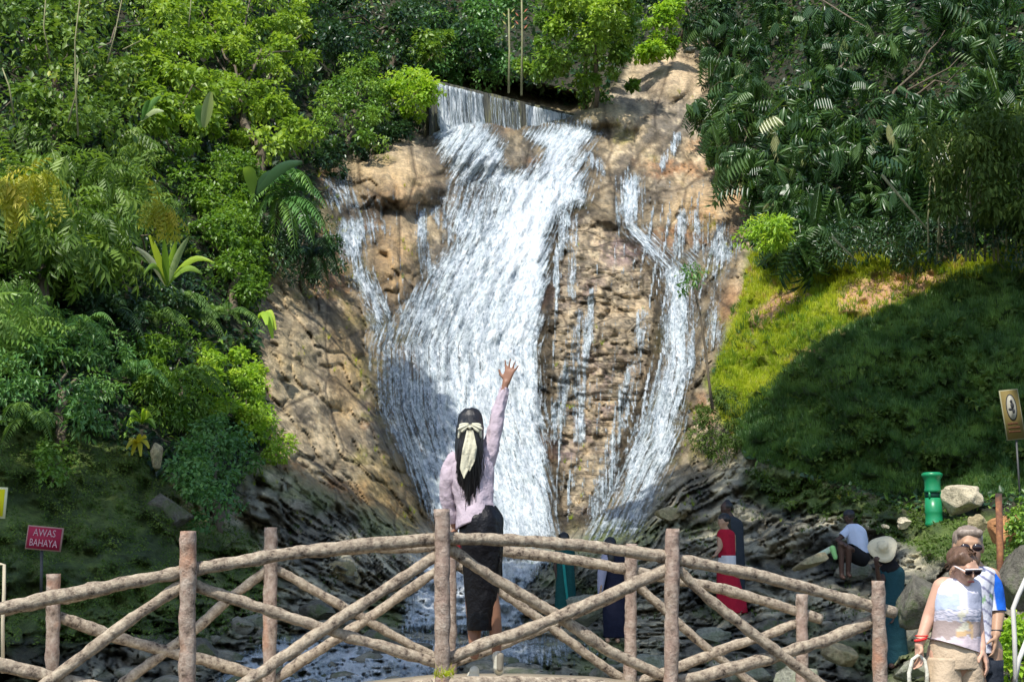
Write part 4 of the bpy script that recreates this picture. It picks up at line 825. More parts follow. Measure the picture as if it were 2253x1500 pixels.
front = empty('log_railing', P(973, 1490, 9.1), label='near railing of rough logs along the front edge of the arched footbridge', cat='railing')
rear = empty('log_railing', P(990, 1450, 10.8), label='far railing of rough logs behind the woman on the footbridge', cat='railing')
for (x0, y0, x1, w) in [(414, 1168, 410, 36), (973, 1120, 973, 34), (1480, 1163, 1476, 32), (1932, 1277, 1941, 30), (-150, 1290, -152, 36)]:
    xb = x1; zb = railz(xb) - DECK_DROP - .12; yb = 1302 - (zb - CAM_Z) / dfront(xb) * F_PX
    logm('post', [(x0, y0), (x1, yb)], dfront, w, 0, front, M_LOG, wob=.05)
logm('top_rail', [(-160, 1372), (0, 1338), (60, 1326), (200, 1297), (405, 1257)], dfront, 30, .045, front, M_BRACE, wob=.14)
logm('top_rail', [(415, 1254), (600, 1222), (770, 1201), (965, 1185)], dfront, 30, .045, front, M_BRACE)
logm('top_rail', [(980, 1183), (1150, 1189), (1300, 1201), (1472, 1226)], dfront, 27, .045, front, M_BRACE)
logm('top_rail', [(1485, 1229), (1650, 1261), (1800, 1300), (1920, 1334), (1968, 1347)], dfront, 26, .045, front, M_BRACE)
for pts, w, o in [([(403, 1285), (280, 1368), (130, 1482), (60, 1530)], 25, .06), ([(-150, 1412), (0, 1462), (200, 1508), (400, 1560)], 28, .10), ([(425, 1287), (600, 1345), (770, 1400), (962, 1458)], 25, .10),
                  ([(960, 1222), (800, 1327), (700, 1392), (540, 1502), (450, 1560)], 26, .05), ([(985, 1204), (1090, 1275), (1225, 1352), (1340, 1432), (1460, 1487)], 25, .10), ([(1468, 1250), (1320, 1318), (1160, 1385), (1057, 1419), (985, 1450)], 28, .05),
                  ([(1492, 1250), (1530, 1292), (1600, 1350), (1698, 1424), (1800, 1500), (1900, 1560)], 22, .05), ([(1925, 1363), (1810, 1410), (1682, 1450), (1600, 1472), (1490, 1500)], 26, .10)]:
    logm('brace', pts, dfront, w, o, front, M_BRACE)
for (x0, y0, x1, w) in [(118, 1262, 112, 30), (596, 1160, 592, 29), (991, 1128, 991, 27), (1389, 1196, 1386, 27), (1764, 1306, 1765, 26)]:
    zb = np.interp(x1, ff_x, ff_y); zz = railz(x1) - DECK_DROP - .10; yb = 1302 - (zz - CAM_Z) / drear(x1) * F_PX
    logm('post', [(x0, y0), (x1, yb)], drear, w, 0, rear, M_LOG, wob=.05)
logm('top_rail', [(-100, 1365), (118, 1322), (350, 1268), (596, 1222)], drear, 24, .03, rear, M_BRACE)
logm('top_rail', [(596, 1222), (800, 1205), (990, 1202)], drear, 24, .03, rear, M_BRACE)
logm('top_rail', [(990, 1202), (1105, 1211), (1250, 1229), (1390, 1254)], drear, 24, .03, rear, M_BRACE)
logm('top_rail', [(1390, 1254), (1540, 1285), (1600, 1298), (1700, 1327), (1806, 1362)], drear, 22, .03, rear, M_BRACE)
for pts, w in [([(130, 1356), (250, 1400), (395, 1440), (450, 1452), (590, 1492)], 25), ([(590, 1252), (500, 1318), (430, 1385), (265, 1506)], 22), ([(605, 1250), (765, 1340), (860, 1394), (960, 1448)], 20), ([(985, 1246), (950, 1262), (800, 1366), (633, 1474), (560, 1530)], 22),
               ([(1000, 1238), (1095, 1297), (1200, 1370), (1300, 1445), (1378, 1500)], 20), ([(1380, 1300), (1200, 1380), (1000, 1458)], 20), ([(1400, 1285), (1460, 1340), (1544, 1416), (1650, 1500), (1700, 1530)], 19), ([(1756, 1368), (1682, 1399), (1600, 1424), (1494, 1466), (1400, 1500)], 21)]:
    logm('brace', pts, drear, w, .05, rear, M_BRACE)
# deck
xs = np.arange(-260, 2130, 30.0); V = []
M_DECK = plain('worn_concrete_deck', (.50, .42, .30), .9, .2, .25, 12, .6, .01)
for x in xs:
    z = railz(x) - DECK_DROP - .05 - 0.0
    a = P(x, 1302, dfront(x) + .02); b = P(x, 1302, drear(x) + .06)
    for (q, zz) in ((a, z), (b, z), (b, z - .16), (a, z - .16)): V.append((q[0], q[1], zz))
V = np.array(V); n = len(xs); F = []
for i in range(n - 1):
    for k in range(4): F.append((i * 4 + k, (i + 1) * 4 + k, (i + 1) * 4 + (k + 1) % 4, i * 4 + (k + 1) % 4))
F += [(0, 1, 2, 3), (n * 4 - 1, n * 4 - 2, n * 4 - 3, n * 4 - 4)]
deck = empty('footbridge', (V[:, 0].mean(), V[:, 1].mean(), 0.0), label='arched concrete footbridge deck that the woman in lavender stands on', cat='footbridge')
mesh_np('deck', V, np.array(F), M_DECK, parent=deck)
for a, b in ((-250, 400), (400, 980), (980, 1480), (1480, 2100)):
    xx = np.arange(a, b + 1, 50.0); zz = railz(xx) - DECK_DROP - .045; yy = 1302 - (zz - CAM_Z) / dfront(xx) * F_PX
    logm('kerb_log', list(zip(xx, yy)), dfront, 34, .0, deck, M_BRACE)
rt = np.random.default_rng(3)
pp = P(rt.uniform(952, 1000, 60), rt.uniform(1480, 1492, 60), 8.98 - rt.uniform(0, .05, 60))
V, F, R = scatter(T_BLADE, pp, nrm(rt.normal(size=(60, 3)) * .5 + np.array([0, -.4, .8])), rt.normal(size=(60, 3)), rt.uniform(.03, .09, 60), rt.uniform(.3, 1, 60))
setp(mesh_np('grass_tuft', V, F, ML['grass'], attrs={'rnd': R}), 'tuft of grass at the foot of the middle near post', 'grass tuft')

# ------------------------------------------------------------------ boulders and stones
def rock_mat(name, c, moss=0.0):
    g = N(name); o = g.obj(); f = g.noise(4, 6, .7, o); f2 = g.noise(18, 5, .75, o)
    col = g.ramp(f, [(.3, tuple(v * .55 for v in c)), (.5, c), (.72, tuple(min(1, v * 1.35) for v in c))])
    col = g.mix(.7, col, g.ramp(f2, [(.35, (.45, .45, .45)), (.55, (1.1, 1.1, 1.1))]), 'MULTIPLY')
    if moss: col = g.mix(g.ramp(g.noise(2.5, 5, .7, o), [(.5, (0, 0, 0)), (.62, (moss,) * 3)]), col, (.07, .11, .025))
    return g.done(g.pbr(col, .85, .25, g.bump(g.math('ADD', f, f2), .9, .05)))
MR = dict(white=rock_mat('pale_rock', (.62, .54, .38)), orange=rock_mat('orange_rock', (.50, .24, .10)), dark=rock_mat('dark_rock', (.16, .15, .12), .7), grey=rock_mat('grey_rock', (.28, .26, .20), .6), tan=rock_mat('tan_rock', (.46, .38, .22), .4), olive=rock_mat('olive_rock', (.30, .30, .23), .5))
import bmesh
def ico(sub):
    bm = bmesh.new(); bmesh.ops.create_icosphere(bm, subdivisions=sub, radius=1); V = np.array([v.co[:] for v in bm.verts]); F = np.array([[v.index for v in f.verts] for f in bm.faces]); bm.free(); return V, F
ICO4 = ico(4); ICO3 = ico(3); ICO2 = ico(2)
def boulder(label, px, py, rx, ry, d=None, m='grey', seed=0, rough=.28, ang=0, group=None, flat=0, name='boulder', cat='boulder'):
    """px,py = centre of the visible stone; sits on (and a little in) the ground."""
    V, F = ICO4; d = float(T(px, py + ry * .7)) + .25 * ry * S_(20.) if d is None else d; s = S_(d)
    n = 1 + rough * fbm(V[:, 0] * 1.6 + seed, V[:, 1] * 1.6, V[:, 2] * 1.6, octv=5, seed=seed, gain=.6) * 2.4
    q = V * n[:, None]
    flat = flat or 11
    if flat: # planar facets
        r = np.random.default_rng(seed)
        for _ in range(flat):
            a = nrm(r.normal(size=3)); h = r.uniform(.50, .82); dd = q @ a; q = q - np.where(dd > h, dd - h, 0)[:, None] * a
    q = q * np.array([rx * s, (rx + ry) / 2 * s, ry * s]); c, s_ = math.cos(ang), math.sin(ang)
    q = np.stack([q[:, 0] * c - q[:, 2] * s_, q[:, 1], q[:, 0] * s_ + q[:, 2] * c], 1)
    o = P(px, py, d); ob = mesh_np(name, q + o, F, MR[m], smooth=True, origin=(o[0], o[1], o[2]))
    return setp(ob, label, cat, group)
boulder('large pale angular boulder beside the green litter bin', 2114, 1100, 44, 38, 24.6, 'white', 1, flat=7, rough=.2)
boulder('small white stone lying left of the green litter bin', 1990, 1149, 16, 13, 24.5, 'white', 2, flat=4, group=None, name='stone', cat='stone')
boulder('tiny pale stone furthest left beside the white stone', 1948, 1158, 10, 7, 24.3, 'white', 3, name='stone', cat='stone')
boulder('low orange brown earth boulder behind the rusty post at the right edge', 2215, 1165, 60, 48, 16.4, 'orange', 4, rough=.2)
boulder('mossy tan stone below the orange boulder', 2150, 1160, 26, 26, 17.5, 'tan', 5)
boulder('big dark rounded boulder between the hat and the walkers', 2020, 1320, 46, 72, 15.2, 'dark', 6, rough=.2)
boulder('large dark grey boulder behind the walkers at the right edge', 2235, 1290, 52, 88, 13.4, 'dark', 7, rough=.18)
boulder('pale mossy boulder low at the right beside the white handrail', 2205, 1400, 36, 44, 12.2, 'tan', 8, rough=.2)
boulder('round tan boulder at the crest right of the weir', 1312, 252, 54, 34, float(T(1312, 278)) + .7, 'tan', 9, rough=.16) if False else None
0 and boulder('second smooth tan boulder at the crest', 1402, 258, 48, 30, float(T(1402, 286)) + .3, 'tan', 10, rough=.14)
boulder('grey stone in a shaded gap at the top of the pale rocks', 1518, 110, 18, 9, 56, 'grey', 11, name='stone', cat='stone')
boulder('brown upright stump like stone under the small bright plant', 345, 1003, 16, 30, 20.6, 'tan', 12, rough=.15)
boulder('grey rounded boulder in the shade left of the fence post', 368, 1128, 56, 50, 20.6, 'dark', 13, rough=.24)
boulder('mossy round boulder in the stream right of the far railing', 1850, 1440, 44, 34, 15.5, 'tan', 14, rough=.12)
boulder('grey green slab at the bottom under the right railing', 1760, 1492, 60, 30, 14.4, 'olive', 15, rough=.15)
boulder('broad wet boulder at the bottom edge right of centre', 1640, 1480, 70, 34, 15.4, 'olive', 16, rough=.15)
boulder('dark wet stone beside the stream at the lower left', 440, 1440, 60, 34, 15.5, 'dark', 17, rough=.2)
boulder('dark stone splitting the stream under the bridge', 900, 1425, 70, 20, 17.4, 'dark', 18, rough=.2)
boulder('low dark rock shelf under the lower cascade', 830, 1400, 60, 18, 19.0, 'dark', 19, rough=.2)
boulder('grey rock right of the lower cascade', 1296, 1345, 56, 34, 21.3, 'olive', 20, rough=.22)
boulder('flat grey boulder between the two dark dressed visitors', 1420, 1462, 70, 26, 16.6, 'olive', 21, rough=.18)
boulder('mossy rock under the seated man', 1885, 1262, 46, 30, 23.8, 'grey', 22, rough=.2)
boulder('sunlit cream ledge stone left of the seated man', 1790, 1235, 50, 14, 22.6, 'tan', 23, rough=.2, ang=.35)
for i, (x, y, a, b, m, lb) in enumerate([(700, 1345, 50, 34, 'dark', 'black wet rock behind the crossed braces left of centre'), (570, 1370, 50, 26, 'olive', 'mossy rock left of the foaming stream'), (1120, 1480, 80, 16, 'grey', 'flat pale rock right of the feet of the woman on the bridge'),
                                       (1560, 1400, 50, 22, 'olive', 'rock directly below the red skirt'), (1700, 1375, 56, 20, 'dark', 'dark rock left of the farthest far post'), (2000, 1480, 46, 26, 'olive', 'low stone left of the tote bag'), (1900, 1330, 30, 20, 'tan', 'small tan rock above the end of the near railing'), (760, 1262, 44, 30, 'tan', 'yellowish rock behind the rail left of centre'), (1470, 1130, 40, 18, 'tan', 'pale ridge stone above the near right post')]):
    boulder(lb, x, y, a, b, None, m, 40 + i, rough=.22)
# scree in the stream bed
rng = np.random.default_rng(8); BEDP = [(300, 1420), (700, 1330), (900, 1400), (1300, 1400), (1700, 1340), (1960, 1300), (2060, 1400), (2060, 1500), (250, 1520)]
q = in_poly(BEDP, 60, rng); pos = P(q[:, 0], q[:, 1], T(q[:, 0], q[:, 1]) - .02); sz = rng.uniform(.04, .2, 60) ** 1.0
V0, F0 = ICO2; Vs = []
for i in range(60):
    n = 1 + .35 * fbm(V0[:, 0] * 1.5 + i, V0[:, 1] * 1.5, V0[:, 2] * 1.5, octv=2, seed=i); Vs.append(V0 * n[:, None] * sz[i] * np.array([1.3, 1, .7]) + pos[i])
V = np.concatenate(Vs); F = (F0[None] + (np.arange(60) * len(V0))[:, None, None]).reshape(-1, 3)
setp(mesh_np('stones', V, F, MR['grey'], smooth=True), 'loose grey stones scattered in the stream bed', kind='stuff')

# ------------------------------------------------------------------ signs, bin, posts
def bxm(c, ax, ay, az, hx, hy, hz):
    V = np.array([c + sx * hx * ax + sy * hy * ay + sz_ * hz * az for sx in (-1, 1) for sy in (-1, 1) for sz_ in (-1, 1)])
    return V, np.array([(0, 1, 3, 2), (4, 6, 7, 5), (0, 4, 5, 1), (2, 3, 7, 6), (0, 2, 6, 4), (1, 5, 7, 3)])
def frame_axes(roll, yaw=0.0):
    cr, sr = math.cos(roll), math.sin(roll); ax = np.array([cr * math.cos(yaw), math.sin(yaw), sr]); az = np.array([-sr, 0, cr]); ay = np.cross(az, ax); return nrm(ax), nrm(ay), nrm(np.cross(ax, ay))
def text_part(txt, c, ax, az, ay, size, mat, parent, name='lettering', xs=1.0):
    cu = bpy.data.curves.new(name, 'FONT'); cu.body = txt; cu.size = 1.0; cu.align_x = 'CENTER'; cu.align_y = 'CENTER'; cu.extrude = .01; cu.resolution_u = 2
    t = bpy.data.objects.new(name, cu); COL.objects.link(t); bpy.context.view_layer.update()
    me = bpy.data.meshes.new_from_object(t.evaluated_get(bpy.context.evaluated_depsgraph_get())); bpy.data.objects.remove(t)
    n = len(me.vertices); co = np.empty(n * 3); me.vertices.foreach_get('co', co); co = co.reshape(-1, 3) * size
    W = c + co[:, :1] * xs * ax + co[:, 1:2] * az - co[:, 2:3] * ay - np.array(parent.location)
    me.vertices.foreach_set('co', W.astype(np.float32).ravel()); me.materials.clear(); me.materials.append(mat); me.name = name
    return link(name, me, parent)
M_WHITE = plain('white_paint', (.72, .70, .66)); M_BLACKP = plain('black_paint', (.03, .03, .03)); M_DMETAL = plain('dark_metal', (.05, .05, .05), .5, .5)
def sign(label, px, py, d, wpx, hpx, roll, cpanel, cborder, post, lines, yaw=0, bw=.06, tcol=None, cat='sign'):
    s = S_(d); c = P(px, py, d); ax, ay, az = frame_axes(roll, yaw); base = P(*post[1], d + .02)
    root = empty('sign', base, label=label, cat=cat)
    V, F = bxm(c, ax, ay, az, wpx / 2 * s, .012, hpx / 2 * s); mesh_np('border', V, F, plain('border_' + label[:6], cborder), parent=root)
    V, F = bxm(c - ay * .0 + np.array(ay) * (-.015 if ay[1] > 0 else .015), ax, ay, az, wpx / 2 * s * (1 - bw), .004, hpx / 2 * s * (1 - bw * wpx / hpx)); mesh_np('panel', V, F, plain('panel_' + label[:6], cpanel), parent=root)
    if post:
        V, F = tube([P(*post[0], d + .03), P(*post[1], d + .03)], [.018, .018], 8); mesh_np('post', V, F, M_DMETAL, parent=root)
    fr = c + np.array([0, -1, 0]) * .024
    for (txt, dy, sz_, xs_) in lines: text_part(txt, fr + az * dy * s, ax, az, np.array([0, 1., 0]), sz_ * s, tcol or M_WHITE, root, xs=xs_)
    return root, c, ax, ay, az, s
sign('red warning sign with white letters on a thin post at the left', 98, 1184, 16.4, 78, 52, math.radians(-5), (.36, .02, .06), (.40, .24, .20), [(92, 1208), (90, 1330)], [('AWAS', 11, 22, .80), ('BAHAYA', -11, 22, .72)], bw=.07, tcol=plain('faded_pink_paint', (.58, .34, .38)))
r_, c_, ax_, ay_, az_, s_ = sign('bright yellow sign cut off by the left edge', -19, 1105, 15.0, 66, 68, math.radians(-2), (.80, .72, .01), (.78, .76, .45), [(-14, 1140), (-14, 1350)], [('  U', 10, 28, 1.0), ('  A', -17, 26, .9)], bw=.14, tcol=plain('ochre_print', (.40, .30, .01)))
r_, c_, ax_, ay_, az_, s_ = sign('tan warning sign with a pictogram and small text at the right edge', 2227, 912, 25.0, 42, 112, math.radians(6), (.17, .125, .035), (.26, .25, .15), [(2236, 965), (2246, 1120)], [], bw=.10, tcol=M_BLACKP)
M_TXT = plain('brown_print', (.09, .03, .01)); rq_ = np.random.default_rng(4)
for ln, yy in enumerate((-20, -29, -38)):
    x_ = -14.0
    while x_ < 12 - 4 * (ln == 0):
        w_ = rq_.uniform(1.6, 3.0); V, F = bxm(c_ + (x_ + w_ / 2) * s_ * ax_ + (yy + rq_.uniform(-.4, .4)) * s_ * az_ + np.array([0, -.021, 0]), ax_, ay_, az_, w_ / 2 * s_, .003, rq_.uniform(1.6, 2.4) * s_); mesh_np('letter', V, F, M_TXT, parent=r_); x_ += w_ + rq_.uniform(.5, 1.1)
# oval pictogram
M_PIC = plain('pictogram_pale', (.36, .34, .27))
def disc(c, ax, az, rx, rz, mat, name, parent, fw=.0, n=20, inner=0):
    a = np.linspace(0, 2 * math.pi, n, endpoint=False); ring = c + np.cos(a)[:, None] * ax * rx + np.sin(a)[:, None] * az * rz
    V = np.concatenate([ring - np.array([0, fw, 0]), [c - np.array([0, fw, 0])], ring + np.array([0, .003, 0]), ]); F = []
    for i in range(n): F += [(i, (i + 1) % n, n), (i, i + n + 1, (i + 1) % n), ((i + 1) % n, i + n + 1, (i + 1) % n + n + 1)]
    return mesh_np(name, V, np.array(F), mat, parent=parent)
pc = c_ + az_ * 16 * s_ + np.array([0, -.024, 0]); disc(pc, ax_, az_, 12 * s_, 30 * s_, M_BLACKP, 'pictogram_ring', r_, .002); disc(pc, ax_, az_, 10 * s_, 27 * s_, M_PIC, 'pictogram', r_, .005)
for (dx, dz, a, b) in [(1, 13, 3, 4), (2, 4, 4, 7), (-3, -4, 5, 3), (3, -8, 3, 6)]: disc(pc + ax_ * dx * s_ + az_ * dz * s_, ax_, az_, a * s_, b * s_, M_BLACKP, 'pictogram_figure', r_, .009)
# green litter bin
def lathe(prof, c, n=28):
    a = np.linspace(0, 2 * math.pi, n, endpoint=False); V = []; F = []
    for r, z in prof: V += [(c[0] + r * math.cos(t), c[1] + r * math.sin(t), c[2] + z) for t in a]
    for i in range(len(prof) - 1):
        for k in range(n): F.append((i * n + k, i * n + (k + 1) % n, (i + 1) * n + (k + 1) % n, (i + 1) * n + k))
    return np.array(V), np.array(F)
dB = 24.8; s = S_(dB); o = P(2056, 1158, dB); H = 118 * s
g_bin = plain('green_plastic', (.008, .22, .085), .35, .5, .1, 8, .1)
root = empty('litter_bin', o, label='green pillar shaped bin with a flared top beside the pale boulder', cat='bin')
V, F = lathe([(0, 0), (20 * s, 0), (20 * s, 8 * s), (18.5 * s, 10 * s), (18.5 * s, 28 * s), (19.5 * s, 31 * s), (19 * s, 34 * s), (17.5 * s, 62 * s), (0, 62 * s)], o); mesh_np('body', V, F, g_bin, parent=root, smooth=False)
V, F = lathe([(0, 62.5 * s), (16 * s, 62.5 * s), (16 * s, 74 * s), (0, 74 * s)], o); mesh_np('opening', V, F, plain('dark_green', (.005, .05, .035)), parent=root)
for a in (.6, 2.4, 4.0, 5.6):
    cc = o + np.array([math.cos(a) * 17 * s, math.sin(a) * 17 * s, 68 * s]); V, F = bxm(cc, np.array([1., 0, 0]), np.array([0, 1., 0]), np.array([0, 0, 1.]), 2 * s, 2 * s, 7 * s); mesh_np('strut', V, F, g_bin, parent=root)
V, F = lathe([(0, 74 * s), (19 * s, 74 * s), (18 * s, 80 * s), (17 * s, 84 * s), (17.5 * s, 102 * s), (21 * s, 108 * s), (23 * s, 111 * s), (22.5 * s, 115 * s), (18 * s, 118 * s), (0, 119 * s)], o); mesh_np('lid', V, F, g_bin, parent=root, smooth=False)
# rusty post, pale post, handrail
g = N('rusty_wood'); o_ = g.obj(); M_RUST = g.done(g.pbr(g.ramp(g.noise(4, 5, .7, o_), [(.35, (.05, .035, .03)), (.5, (.20, .09, .05)), (.68, (.48, .22, .09))]), .8, .2))
V, F = tube([P(2197, 1085, 13.6), P(2200, 1200, 13.6), P(2204, 1480, 13.6)], [.03, .032, .034], 10); setp(mesh_np('post', V, F, M_RUST, smooth=True, origin=P(2204, 1480, 13.6)), 'thin rusty brown post standing behind the walkers', 'post')
V, F = tube([P(-4, 1240, 9.6), P(9, 1242, 9.6), P(9, 1300, 9.6), P(6, 1370, 9.6), P(6, 1480, 9.6)], [.012] * 5, 6); setp(mesh_np('frame_post', V, F, plain('cream_paint', (.55, .48, .34)), origin=P(6, 1480, 9.6)), 'pale thin frame post at the very left edge behind the railing', 'post')
root = empty('handrail', P(2236, 1560, 8.2), label='white painted metal handrail at the right edge', cat='handrail'); M_HR = plain('white_metal', (.62, .60, .55), .4, .4)
for pts in ([(2270, 1250), (2256, 1275), (2240, 1310), (2229, 1338), (2232, 1400), (2236, 1560)], [(2233, 1500), (2242, 1450), (2262, 1400)]):
    V, F = tube([P(x, y, 8.2) for x, y in pts], [.013] * len(pts), 10); mesh_np('rail_tube', V, F, M_HR, parent=root, smooth=True)
# ------------------------------------------------------------------ people
def caps(a, b, ra, rb, n=12, m=4):
    a = np.array(a, float); b = np.array(b, float); ax = nrm(b - a); pts = []; rr = []
    for i in range(m + 1):
        t = math.pi / 2 * i / m; pts.append(a - ax * ra * math.cos(t)); rr.append(max(ra * math.sin(t), ra * .02))
    for i in range(1, 5): t = i / 5; pts.append(a * (1 - t) + b * t); rr.append(ra * (1 - t) + rb * t)
    for i in range(m + 1):
        t = math.pi / 2 * i / m; pts.append(b + ax * rb * math.sin(t)); rr.append(max(rb * math.cos(t), rb * .02))
    pts = np.array(pts); ref = np.array([0, 0, 1.]) if abs(ax[2]) < .9 else np.array([1., 0, 0]); u = nrm(np.cross(ax, ref)); w = np.cross(ax, u); V = []; F = []
    for p, r in zip(pts, rr):
        for k in range(n): t = 2 * math.pi * k / n; V.append(p + (u * math.cos(t) + w * math.sin(t)) * r)
    for i in range(len(pts) - 1):
        for k in range(n):
            x, y = i * n + k, i * n + (k + 1) % n; F += [(x, y, y + n), (x, y + n, x + n)]
    L = len(pts) - 1
    F += [(0, k + 1, k) for k in range(1, n - 1)]; F += [(L * n, L * n + k, L * n + k + 1) for k in range(1, n - 1)]
    return np.array(V), np.array(F)
def chain(pts, rr, n=12):
    return combine([caps(pts[i], pts[i + 1], rr[i], rr[i + 1], n) for i in range(len(pts) - 1)])
def ell(c, r, rot=None, base=None):
    V, F = base or ICO3; q = V * np.array(r)
    if rot is not None: q = q @ np.array(rot.to_matrix() if hasattr(rot, 'to_matrix') else rot).T
    return q + np.array(c), F
def remesh(parts, voxel, name, mat, parent, smooth=4):
    V, F = combine(parts)
    rough = .012 if name == 'hair' else 0; me = bpy.data.meshes.new(name); o = link(name, me)
    me.from_pydata([tuple(v) for v in V], [], [tuple(int(i) for i in f) for f in F]); me.update()
    md = o.modifiers.new('r', 'REMESH'); md.mode = 'VOXEL'; md.voxel_size = voxel; md.use_smooth_shade = True
    if smooth: sm = o.modifiers.new('s', 'SMOOTH'); sm.iterations = smooth; sm.factor = .5
    bpy.context.view_layer.update()
    m2 = bpy.data.meshes.new_from_object(o.evaluated_get(bpy.context.evaluated_depsgraph_get())); bpy.data.objects.remove(o)
    n = len(m2.vertices); co = np.empty(n * 3, np.float32); m2.vertices.foreach_get('co', co); m2.vertices.foreach_set('co', (co.reshape(-1, 3) - np.array(parent.location, np.float32)).ravel())
    if rough:
        c3 = co.reshape(-1, 3); cc = c3.mean(0); k_ = fbm(c3[:, 0] * 38, c3[:, 1] * 38, c3[:, 2] * 7, octv=3, seed=5) * rough
        m2.vertices.foreach_set('co', (c3 + nrm(c3 - cc) * k_[:, None] - np.array(parent.location, np.float32)).astype(np.float32).ravel())
    m2.materials.clear(); m2.materials.append(mat); m2.name = name
    m2.polygons.foreach_set('use_smooth', np.ones(len(m2.polygons), bool))
    return link(name, m2, parent)
def loft(name, rings, mat, parent, sides=28, fz=.8, fold=.0, ffreq=5, seed=0, sub=5, ends=(False, False), up=None, colf=None, thick=.006):
    """rings: (centre, half width, half depth, tilt of the ring in the picture plane [rad]). Smoothly interpolated, closed cloth tube with folds."""
    C_ = np.array([r[0] for r in rings], float); A = np.array([(r[1], r[2], r[3] if len(r) > 3 else 0) for r in rings], float)
    n = len(rings); t = np.arange(n); tt = np.linspace(0, n - 1, (n - 1) * sub + 1)
    def ci(y):
        y = np.asarray(y, float); i = np.clip(tt.astype(int), 0, n - 2); f = (tt - i); p0 = y[np.clip(i - 1, 0, n - 1)]; p1 = y[i]; p2 = y[i + 1]; p3 = y[np.clip(i + 2, 0, n - 1)]
        f = f if y.ndim == 1 else f[:, None]
        return .5 * (2 * p1 + (p2 - p0) * f + (2 * p0 - 5 * p1 + 4 * p2 - p3) * f ** 2 + (3 * p1 - p0 - 3 * p2 + p3) * f ** 3)
    Cc = ci(C_); Aa = np.stack([ci(A[:, k]) for k in range(3)], 1)
    V = []; m = len(tt); tan = nrm(np.gradient(Cc, axis=0))
    for i in range(m):
        if up is None:
            side = np.cross(tan[i], np.array([0, 1., 0])); side = nrm(side) if np.linalg.norm(side) > .1 else np.array([1., 0, 0])
            if side[0] < 0: side = -side
            dep = nrm(np.cross(side, tan[i]))
            if dep[1] < 0: dep = -dep
        else: side = np.array([1., 0, 0]); dep = np.array([0, 1., 0])
        rt = Aa[i, 2]
        for k in range(sides):
            a = 2 * math.pi * k / sides
            w = 1 + fold * float(fbm(np.array(math.cos(a) * ffreq * .5 + seed), np.array(math.sin(a) * ffreq * .5 + i * .0), np.array(tt[i] * fz + 3), octv=3, seed=seed))
            p = Cc[i] + side * math.cos(a) * Aa[i, 0] * w + dep * math.sin(a) * Aa[i, 1] * w
            p = p + np.array([0, 0, 1.]) * math.cos(a) * Aa[i, 0] * math.tan(rt)
            V.append(p)
    V = np.array(V); F = []
    for i in range(m - 1):
        for k in range(sides): F.append((i * sides + k, i * sides + (k + 1) % sides, (i + 1) * sides + (k + 1) % sides, (i + 1) * sides + k))
    # inner wall gives the cloth thickness
    nV = len(V); cen = np.repeat(Cc, sides, 0); Vi = V - nrm(V - cen) * thick; F2 = [(a[0] + nV, a[3] + nV, a[2] + nV, a[1] + nV) for a in F]
    rim = [(k, (k + 1) % sides) for k in range(sides)]
    Fr = [(b, a, a + nV, b + nV) for a, b in rim] + [(a + (m - 1) * sides, b + (m - 1) * sides, b + (m - 1) * sides + nV, a + (m - 1) * sides + nV) for a, b in rim]
    Va = np.concatenate([V, Vi]); Fa = np.array(F + F2 + Fr)
    col = None if colf is None else colf(Va)
    return mesh_np(name, Va, Fa, mat, parent=parent, smooth=True, col=col)
def cloth(name, c, rough=.85, var=.12, scale=60):
    g = N(name); o = g.obj(); f = g.noise(scale, 4, .6, o); f2 = g.noise(9, 4, .6, o)
    cc = g.mix(f2, tuple(v * (1 - var) for v in c), tuple(min(1, v * (1 + var)) for v in c))
    h = g.math('ADD', g.math('MULTIPLY', f2, 1.6), g.math('MULTIPLY', f, .15))
    return g.done(g.pbr(cc, rough, .2, g.bump(h, .7, .02)))
def skin(name, c):
    g = N(name); o = g.obj(); return g.done(g.pbr(g.mix(g.noise(14, 4, .6, o), tuple(v * .88 for v in c), tuple(min(1, v * 1.1) for v in c)), .5, .35, g.bump(g.noise(80, 3, .6, o), .15, .003)))
def hairm(name, c):
    g = N(name); o = g.obj(); m = g.n('Mapping', {'Vector': o, 'Scale': (60, 60, 6)}).outputs[0]; f = g.noise(2, 4, .6, m)
    return g.done(g.pbr(g.mix(f, tuple(v * .5 for v in c), tuple(v * 1.5 for v in c)), .38, .5, g.bump(f, .6, .006)))
SK_DARK = skin('brown_skin', (.26, .13, .08)); SK_TAN = skin('tan_skin', (.56, .33, .23)); SK_DEEP = skin('deep_brown_skin', (.07, .038, .028)); SK_MID = skin('light_brown_skin', (.40, .24, .15))
H_BLACK = hairm('black_hair', (.012, .011, .012)); H_BROWN = hairm('brown_hair', (.14, .08, .05)); H_GREY = hairm('grey_brown_hair', (.24, .19, .15))
